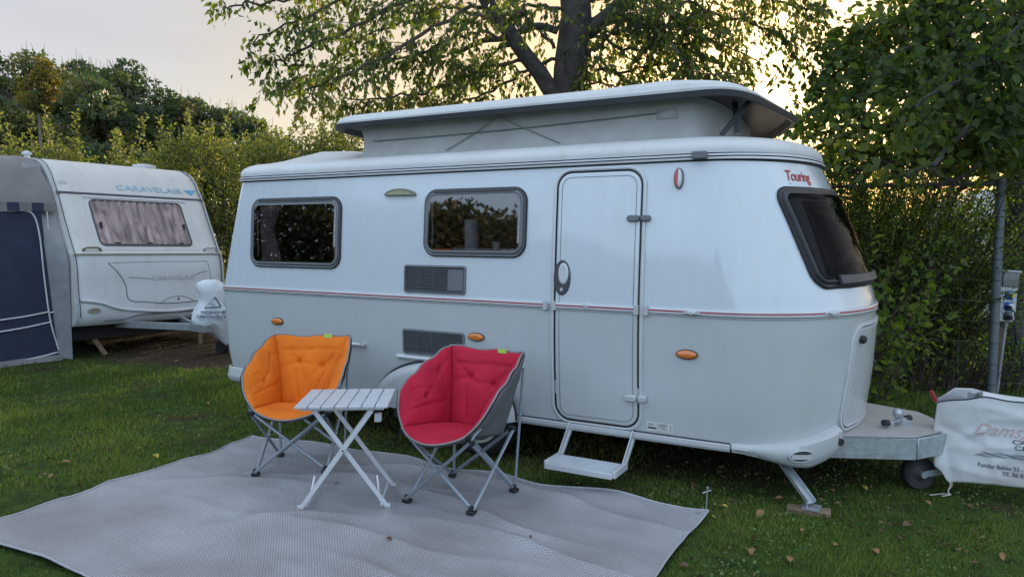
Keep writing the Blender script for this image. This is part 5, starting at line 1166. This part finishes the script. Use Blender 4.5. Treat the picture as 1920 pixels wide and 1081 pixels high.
for l in prim:
    p = [q_+rv(.02) for q_ in path3(PX(l), 6)]; n = len(p); mb.tube(p, [.035*(1-.75*i/n)+.004 for i in range(n)], 6, cap=False); paths.append((p, .03, .008, 1.15))
mt = MB(); LP, LD = foliage(paths, mt, .15, .64, .135, .24, .062, .15)
mb.build('trunk', M_bark, bt); mt.build('branches', M_stem, bt)
ex = rng.random(len(LP)) < .95; LP = np.concatenate([LP, LP[ex]+rng.normal(size=(ex.sum(), 3))*[.16, .16, .11]]); LD = np.concatenate([LD, LD[ex]]); D = LD*.6+rng.normal(size=LD.shape)*.55+np.array([0, -.1, -.35]); kp = ~((LP[:, 2] < 2.25+.16*np.sin(LP[:, 0]*4.1)*np.sin(LP[:, 1]*3+LP[:, 0]*9)+rng.normal(size=len(LP))*.06) & (LP[:, 1] < 8.7)) ; LP = LP[kp]; D = D[kp]; leafobj('crown', LP, D, rng.uniform(.055, .115, len(LP)), M_broad, bt, rnd_leaf=True, rnd= np.clip(rndvals(LP, 9, 1.1, .15)-.12+(rng.random(len(LP)) > .985)*.6, 0, 1), wr=.33, fold=.07)
print('broad leaves', len(LP))
# --- shrubs along the fence: arching shoots with small leaves
def shoots(name, label, cx, cy, rx, ry, h, nst, lsize, m, group, seed, lean_=(0, 0), step=.028, cat='shrub', arch=.35, base=.0, hf=None):
    random.seed(seed); t = thing(name, label, cat, (cx, cy, 0), 0, group); mb = MB(); LP = []; LD = []
    for i in range(nst):
        x, y = random.uniform(-rx, rx), random.uniform(-ry, ry); hh = (hf(cx+x) if hf else h)*random.uniform(.45, 1.05)*(1 if random.random() < .9 else 1.15); ns = 9
        p = Vector((x*.8, y*.8, base)); d = Vector((x/rx*.25+lean_[0], y/ry*.25+lean_[1], 1)).normalized(); pts = [p]
        for k in range(ns):
            d = (d+rv(.10)+Vector((x/rx*.05, y/ry*.05, -arch*k/ns*.25))).normalized(); pts.append(pts[-1]+d*hh/ns)
        mb.tube(pts, [.010*(1-.85*k/ns) for k in range(ns+1)], 4, cap=False)
        for k in range(1, ns+1):
            a, b = pts[k-1], pts[k]; n = int((b-a).length/step)
            for g in range(n):
                q = a.lerp(b, random.random()); off = rv(1); off -= d*off.dot(d); w = random.random()*.13*(1.25-k/ns); q = q+off.normalized()*w; LP.append(tuple(q)); LD.append(tuple(off.normalized()*.7+d*.5+rv(.35)))
    mb.build('stems', M_stem, t); P = np.array(LP); D = np.array(LD); leafobj('foliage', P, D, rng.uniform(.7, 1.3, len(P))*lsize, m, t, rndvals(P+[cx, cy, 0], seed), wr=.26, fold=.08); return len(P)
tot = 0
sh = [('feathery green shrub close against the nose of the large caravan', 1625, 8.9, .70, .45, 3.1, 560, .042), ('mid green shrub growing through the middle of the fence', 1695, 8.6, .46, .4, 2.75, 460, .040), ('thin brownish shrub with gaps just left of the fence post', 1762, 8.8, .24, .3, 1.5, 130, .040),
      ('low leafy shrub under the hook-up box', 1915, 8.4, .40, .25, .60, 70, .045), ('shrub directly behind the nose of the large caravan', 1550, 9.2, .6, .45, 3.0, 300, .048)]
for i, (lb, px, Y, rx, ry, h, n, ls) in enumerate(sh):
    p = at(px, 435, Y); tot += shoots('shrub', lb, p.x, p.y, rx, ry, h, n, ls, M_shrub, 'shrubs along the wire fence', 50+i, step=.021)
print('shrub leaves', tot)
p = at(1700, 435, 7.9); shoots('undergrowth', None, p.x, p.y, 1.5, .35, .55, 240, .06, M_shrub, None, 77, step=.05, cat=None)
u_ = bpy.data.objects['undergrowth']
for c in list(u_.children):
    setp(c, kind='stuff'); c.parent = None; c.location = u_.location; c.name = 'undergrowth' if c.name.startswith('fol') else 'bramble_stems'; 
setp(bpy.data.objects['bramble_stems'], 'tangle of dry bramble stems under the shrubs by the fence', 'brambles')
bpy.data.objects.remove(u_)
for o in list(bpy.data.objects):
    if o.name.startswith('undergrowth'): o.name = 'undergrowth'; setp(o, 'low leafy undergrowth along the foot of the wire fence', 'undergrowth')
# --- the long hedge behind the neighbour
hd_ = thing('hedge', 'tall sunlit hawthorn hedge with upright shoots behind the cream caravan', 'hedge', (-6.2, 14.6, 0))
N_ = 185000; x = rng.uniform(-9.5, 11.8, N_);  # right part extended, unseen behind the large caravan, to shade the lawn
def htop(X): return 3.18+.20*np.sin(X*.9)+.16*np.sin(X*2.3+1)+.10*np.sin(X*5.1)+.05*np.sin(X*11)-.0*X
zz_ = rng.random(N_)**.8*htop(x); y = rng.normal(size=N_)*.38-.45+ .25*np.sin(x*3+zz_*2); P = np.stack([x, y, zz_], 1)
tn = np.sin(x*6.1+zz_*3.3)*np.sin(zz_*5.3+x*1.7)+.6*np.sin(x*13+zz_*9); keep = (tn > -.62) & ((P[:, 2] < 2.0) | (rng.random(N_) < .8)); P = P[keep]; D = rng.normal(size=P.shape)+np.array([0, -.3, .5])
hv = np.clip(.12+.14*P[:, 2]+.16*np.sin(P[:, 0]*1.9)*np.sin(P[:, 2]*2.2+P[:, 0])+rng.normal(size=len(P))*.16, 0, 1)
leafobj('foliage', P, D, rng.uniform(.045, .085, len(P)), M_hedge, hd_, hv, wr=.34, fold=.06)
mb = MB(); LP = []; LD = []
random.seed(5)
for i in range(420):
    X = random.uniform(-9.5, 4.6); tall = random.random() < .16; h0 = htop(X)-.6; h1 = h0+random.uniform(.3, .95)+(.55 if tall else 0); yy = random.uniform(-.9, .2); d = Vector((random.gauss(0, .10), random.gauss(0, .08), 1)); pts = [Vector((X, yy, h0))]
    if X > 2.6: h1 += .45
    ns = 7
    for k in range(ns): d = (d+rv(.05)).normalized(); pts.append(pts[-1]+d*(h1-h0)/ns)
    mb.tube(pts, [.009*(1-.8*k/ns) for k in range(ns+1)], 4, cap=False)
    for k in range(1, ns+1):
        for g in range(int((h1-h0)/ns/.011)):
            q = pts[k-1].lerp(pts[k], random.random()); o_ = rv(1); o_.z *= .3; w = (.11*(1-k/ns)+.03)*random.random()*1.3; LP.append(tuple(q+o_.normalized()*w)); LD.append(tuple(o_.normalized()+Vector((0, 0, .6))))
for i in range(70):
    X = random.uniform(-9.5, 3.9); pts = [Vector((X, -.5, 0)), Vector((X+random.gauss(0, .1), -.5, 1)), Vector((X+random.gauss(0, .2), -.4, 2.2))]; mb.tube(pts, .02, 5)
mb.build('stems', M_stem, hd_); P = np.array(LP); leafobj('shoots', P, np.array(LD), rng.uniform(.045, .08, len(P)), M_hedge, hd_, np.clip(rng.normal(size=len(P))*.18+.62, 0, 1), wr=.34, fold=.05)
# --- woodland trees beyond
def crown(t, cx, cy, z0, z1, rad, n, m, ls, seed, nm='crown', ncl=46):
    r_ = np.random.default_rng(seed); C = []; cc = (z0+z1)/2; hz = (z1-z0)/2
    for k in range(ncl):
        v_ = r_.normal(size=3); v_ /= np.linalg.norm(v_); f_ = r_.uniform(.35, 1.0)**.6; C.append(np.array([v_[0]*rad*f_, v_[1]*rad*f_, cc+v_[2]*hz*f_]))
    C = np.array(C); k = r_.integers(0, ncl, n); rr2 = r_.uniform(.28, .62, ncl)[k][:, None]*rad*.75; w = unit(r_.normal(size=(n, 3)))*r_.uniform(.2, 1, (n, 1))**.5; P = C[k]+w*rr2*np.array([1, 1, .62])
    D = w+r_.normal(size=(n, 3))*.7+np.array([0, 0, .15]); v_ = np.clip(r_.uniform(.1, .70, ncl)[k]+r_.normal(size=n)*.14+((seed*37) % 10)*.035-.12, 0, 1)
    leafobj(nm, P, D, r_.uniform(.7, 1.4, n)*ls, m, t, v_, wr=.36, fold=.06)
wt = [(-60, 92, 27, 2.4, 'leftmost dark woodland tree, crown cut by the left edge'), (70, 84, 28, 2.3, 'tall dark woodland tree behind the small russet tree'), (155, 96, 27, 2.1, 'dark woodland tree with a rounded top, right of the russet tree'), (245, 112, 26, 2.2, 'broad dark woodland tree with wispy top shoots, highest above the roof of the cream caravan'),
      (345, 165, 27, 1.9, 'olive brown woodland tree lower than its left neighbour'), (425, 182, 29, 2.0, 'far woodland tree above the right end of the cream caravan'), (495, 222, 29, 1.8, 'small sunlit tree at the right end of the woodland, near the cherry twigs'), (200, 150, 24, 2.0, 'shorter dark tree standing in front of the woodland row'), (20, 150, 24, 2.0, 'shorter dark tree at the left end, below the tall crowns')]
for i, (px, py, Y, rad, lb) in enumerate(wt):
    p = at(px, py, Y); t = thing('woodland_tree', lb, 'tree', (p.x, Y, 0), 0, 'woodland trees behind the hedge'); h = p.z
    mb = MB(); mb.tube(path3([(0, 0, -.1), (.1, 0, h*.4), (-.1, 0, h*.85)], 4), [.20-.17*k/8 for k in range(9)], 8)
    for k in range(9):
        a = random.uniform(0, 6.28); zb = h*random.uniform(.35, .8); mb.tube([(0, 0, zb), (math.cos(a)*rad*.5, math.sin(a)*rad*.5, zb+.7), (math.cos(a)*rad*.85, math.sin(a)*rad*.85, zb+1.2)], [.06, .035, .01], 5)
    for k in range(26):
        a = random.uniform(0, 6.28); w = random.random()**.5*rad*.5; zb = h-.35-w*w/rad*1.3; mb.tube([(math.cos(a)*w, math.sin(a)*w, zb-.3), (math.cos(a)*w*1.08+random.gauss(0, .06), math.sin(a)*w*1.08, zb+random.uniform(.15, .5))], [.012, .004], 4)
    mb.build('trunk', M_stem, t); crown(t, 0, 0, h*.22, h-.05, rad*.74, 17000, M_wood1, .13, 100+i, ncl=60)
p = at(66, 112, 21); t = thing('small_tree', 'small russet leaved tree with a thin pale trunk in front of the woodland', 'tree', (p.x, 21, 0)); mb = MB(); mb.tube(path3([(0, 0, 0), (.05, 0, 3.5), (0, 0, p.z-.5)], 4), [.07-.05*k/8 for k in range(9)], 8); mb.build('trunk', mat('pale bark', (.16, .13, .10), .9), t); crown(t, 0, 0, p.z-1.5, p.z, .52, 2600, M_wood2, .10, 300, ncl=26)
# trees off to the left and behind, which the windows mirror
P = []; 
n = 170000; a = rng.uniform(R(100), R(250), n); rad_ = 20+rng.normal(size=n)*1.2+2*np.sin(a*9); hh = 3.3+.5*np.sin(a*11)+.3*np.sin(a*23+1)+1.7*(a < R(200)); z = rng.random(n)*hh; P = np.stack([rad_*np.cos(a), rad_*np.sin(a), z], 1)
P = P[(P[:, 1] < 9)]
wd = leafobj('woodland', P, rng.normal(size=P.shape), rng.uniform(.14, .26, len(P)), M_wood3, None, rng.random(len(P)), wr=.42); setp(wd, 'row of far dark trees on the open side of the pitch, mirrored in the windows', 'woodland', kind='stuff')

# ------------------------------------------------------------------ grass
M_grass = leafmat('short grass', [(.042, .062, .018), (.085, .122, .028), (.135, .185, .038), (.19, .21, .055), (.28, .24, .12)], .35, .6, .2)
n = 460000; r = 2.5*(16/2.5)**rng.random(n); a = rng.uniform(-.68, .72, n); X = r*np.sin(a); Y = r*np.cos(a)
lx = (X-FR.o.x)*FR.x.x+(Y-FR.o.y)*FR.x.y; ly = (X-FR.o.x)*FR.y.x+(Y-FR.o.y)*FR.y.y
onrug = (lx > RX0-.01) & (lx < RX1+.0) & (ly > RY0) & (ly < RY1-.03); under = (lx > -3.5) & (lx < 1.5) & (ly > .25) & (ly < 2.0)
patch_ = np.sin(X*2.1+1)*np.sin(Y*2.7)+.6*np.sin(X*5.3+Y*3.1)+.5*np.sin(Y*7.9-X*4.3)+.4*np.sin(X*14+2)*np.sin(Y*16)
bare = (((X+3.6)/3.3)**2+((Y-10.9)/2.1)**2 < .8+.2*patch_) | (Y > 12.5) & (X < 0)
keep = ~onrug & ~bare & (rng.random(n) < np.clip(.62+.36*patch_, .10, 1)) & (~under | (rng.random(n) < .35)); X, Y, r, patch_ = X[keep], Y[keep], r[keep], patch_[keep]; n = len(X)
h = rng.uniform(.012, .036, n)*(1+.25*patch_)*np.clip(r/5, .9, 1.6); w = rng.uniform(.0012, .0026, n)*np.clip(r/4, 1, 3); th = rng.uniform(0, 6.28, n); ln = rng.uniform(0, .9, n)*h; ph = rng.uniform(0, 6.28, n)
b0 = np.stack([X-np.cos(th)*w, Y-np.sin(th)*w, np.zeros(n)], 1); b1 = np.stack([X+np.cos(th)*w, Y+np.sin(th)*w, np.zeros(n)], 1); tp_ = np.stack([X+np.cos(ph)*ln, Y+np.sin(ph)*ln, h], 1)
V = np.stack([b0, b1, tp_], 1).reshape(-1, 3); T = np.arange(3*n).reshape(-1, 3); big = np.sin(X*.9+2)*np.sin(Y*1.3+X*.5)+.5*np.sin(X*3.3-Y*2.1); gv = np.clip(.34+.10*patch_+.16*big+rng.normal(size=n)*.17+(rng.random(n) > .955)*.6, 0, 1)
g = nmesh('grass', V, T, M_grass, None, np.repeat(gv, 3)); setp(g, 'short green lawn grass around the groundsheet and caravans', 'grass', kind='stuff')
# clover and broad weeds in the sward, crumbs of dead leaf between the blades
def scatter(n, f):
    r = 2.5*(13/2.5)**rng.random(n); a = rng.uniform(-.68, .72, n); X = r*np.sin(a); Y = r*np.cos(a); lx = (X-FR.o.x)*FR.x.x+(Y-FR.o.y)*FR.x.y; ly = (X-FR.o.x)*FR.y.x+(Y-FR.o.y)*FR.y.y
    k = ~((lx > RX0-.03) & (lx < RX1+.03) & (ly > RY0-.1) & (ly < RY1+.04)) & (rng.random(n) < f(X, Y, lx, ly)); return X[k], Y[k]
X, Y = scatter(60000, lambda X, Y, lx, ly: np.clip((np.sin(X*2.7+.6)*np.sin(Y*2.2+X)+.7*np.sin(X*6.3-Y*5.1)-.15)*1.2, 0, 1)*((ly < .1) | (lx > 1.2) | (lx < -3.6)))
n = len(X); P = np.stack([X, Y, rng.uniform(.008, .026, n)], 1); D = rng.normal(size=(n, 3))*[1, 1, .22]; V, T = leafround(P, D, rng.uniform(.010, .022, n), wr=.42, fold=.05, curl=.1)
setp(nmesh('clover', V, T, leafmat('clover leaves', [(.035, .07, .022), (.06, .12, .032), (.09, .16, .04), (.13, .18, .05)], .3), None, np.repeat(rng.random(n), 9)), 'patches of clover and small broad weeds in the lawn', 'clover', kind='stuff')
X, Y = scatter(26000, lambda X, Y, lx, ly: np.where((lx > -3.6) & (lx < 2.2) & (ly > -.1) & (ly < 2.4), .55, np.clip(.10+.35*np.sin(X*1.7+1)*np.sin(Y*1.9+X*.6), .03, .4)))
n = len(X); P = np.stack([X, Y, rng.uniform(.006, .024, n)], 1); D = rng.normal(size=(n, 3))*[1, 1, .25]; V, T = leafround(P, D, rng.uniform(.010, .034, n), wr=.26, fold=.14, curl=.3)
setp(nmesh('leaf_litter', V, T, leafmat('dead leaf crumbs', [(.03, .02, .012), (.07, .045, .025), (.13, .085, .045), (.22, .16, .09)], .1, .8, .1), None, np.repeat(rng.random(n), 9)), 'crumbs of dead leaves scattered through the grass', 'leaf litter', kind='stuff')
# fallen leaves: a few kinds, each leaf its own thing
def fallen(c, name):
    m = mat(name, c, .7, var=.2, vs=40); V = []; rows = []
    for i in range(7):
        k = i/6; w = .026*math.sin(math.pi*min(1, k*.92+.06))**.8; rows.append([(-.045+.09*k, s*w, .004+.010*abs(s)*math.sin(k*3)+.006*math.sin(k*5)) for s in (-1, -.5, 0, .5, 1)])
    mb = MB().grid(rows); mb.tube([(-.045, 0, .005), (-.07, .006, .010)], .0012, 4); return mb.build('fallen_leaf', m, None, ang=80)
kinds = [(fallen((.22, .12, .05), 'brown dry leaf'), 'dry light brown fallen leaf lying on the short grass'), (fallen((.40, .30, .05), 'yellow leaf'), 'yellow fallen leaf lying on the short grass'), (fallen((.10, .045, .025), 'dark leaf'), 'dark reddish brown fallen leaf lying on the ground')]
sp = [(890, 0)]; spots = [(123, 872, 0), (95, 897, 0), (262, 845, 0), (75, 790, 0), (165, 742, 0), (292, 860, 1), (1283, 1067, 2), (1480, 1055, 0), (1358, 955, 1), (1335, 975, 1), (1425, 970, 0), (1640, 1040, 0), (1505, 1000, 0), (1620, 920, 1), (1735, 948, 0), (1560, 925, 0), (1780, 1030, 0), (1700, 990, 2), (1460, 940, 0), (1300, 915, 2), (1180, 925, 2), (1570, 1030, 0), (1830, 1065, 2), (1410, 1040, 0), (210, 790, 2), (60, 730, 0), (390, 760, 0), (250, 700, 0), (20, 860, 0), (150, 915, 0), (1880, 1050, 0), (730, 1030, 2), (995, 1020, 2), (632, 915, 2), (330, 680, 0), (400, 690, 0)]
used = set(); fallen_ = []
for px, py, k in spots:
    o, lb = kinds[k]
    if k in used: o = o.copy(); COL.objects.link(o)
    used.add(k); p = gnd(px, py); q = FR.loc(p); z = gz(p); onr = z > 0; o.location = (p.x, p.y, z+(.004 if onr else .022)); o.rotation_euler = (random.gauss(0, .25), random.gauss(0, .25), random.uniform(0, 6.28)); s = random.uniform(.45, .85)*(.6 if onr else 1); o.scale = (s, s, s)
    s = o.scale[0]; zone = 'on the groundsheet' if onr else ('on the lawn left of the groundsheet' if px < 600 else ('beside the groundsheet corner and tent peg' if px < 1440 else 'on the grass before the steady leg and drawbar'))
    fallen_.append((px, o, zone, ('dark scrap of leaf', 'yellow fallen leaf', 'dark red fallen leaf', 'dry brown fallen leaf')[0 if onr else (1 if k == 1 else 2 if k == 2 else 3)], onr, k))
ORD = ['leftmost', 'second', 'third', 'fourth', 'fifth', 'sixth', 'seventh', 'eighth', 'ninth', 'tenth', 'eleventh', 'twelfth']
from collections import defaultdict
dd_ = defaultdict(list)
for f_ in fallen_: dd_[(f_[2], f_[3])].append(f_)
for (zn, kd), L3 in dd_.items():
    for i, f_ in enumerate(sorted(L3, key=lambda q: q[0])):
        lb = kd+' '+zn if len(L3) == 1 else kd+' '+zn+', '+(ORD[i] if i == 0 else ORD[i]+' from left'); setp(f_[1], lb, 'fallen leaf', 'leaf scraps on the groundsheet' if f_[4] else 'fallen leaves on the grass')
# unseen bushes added behind the large caravan to keep sun from under it
for i, (x, y, h) in enumerate([(-2.9, 2.9, 1.5), (-1.9, 3.1, 1.6), (-.9, 2.9, 1.5), (.1, 3.1, 1.6), (1.0, 3.0, 1.7)]):
    w = FR.world((x, y, 0)); shoots('shrub', ORD[i]+(' bush' if i == 0 else ' bush from the left')+' in an unseen row added to shade under the large caravan', w.x, w.y, .6, .35, h, 110, .09, M_shrub, 'unseen bushes added behind the large caravan to block sun', 400+i, step=.05)
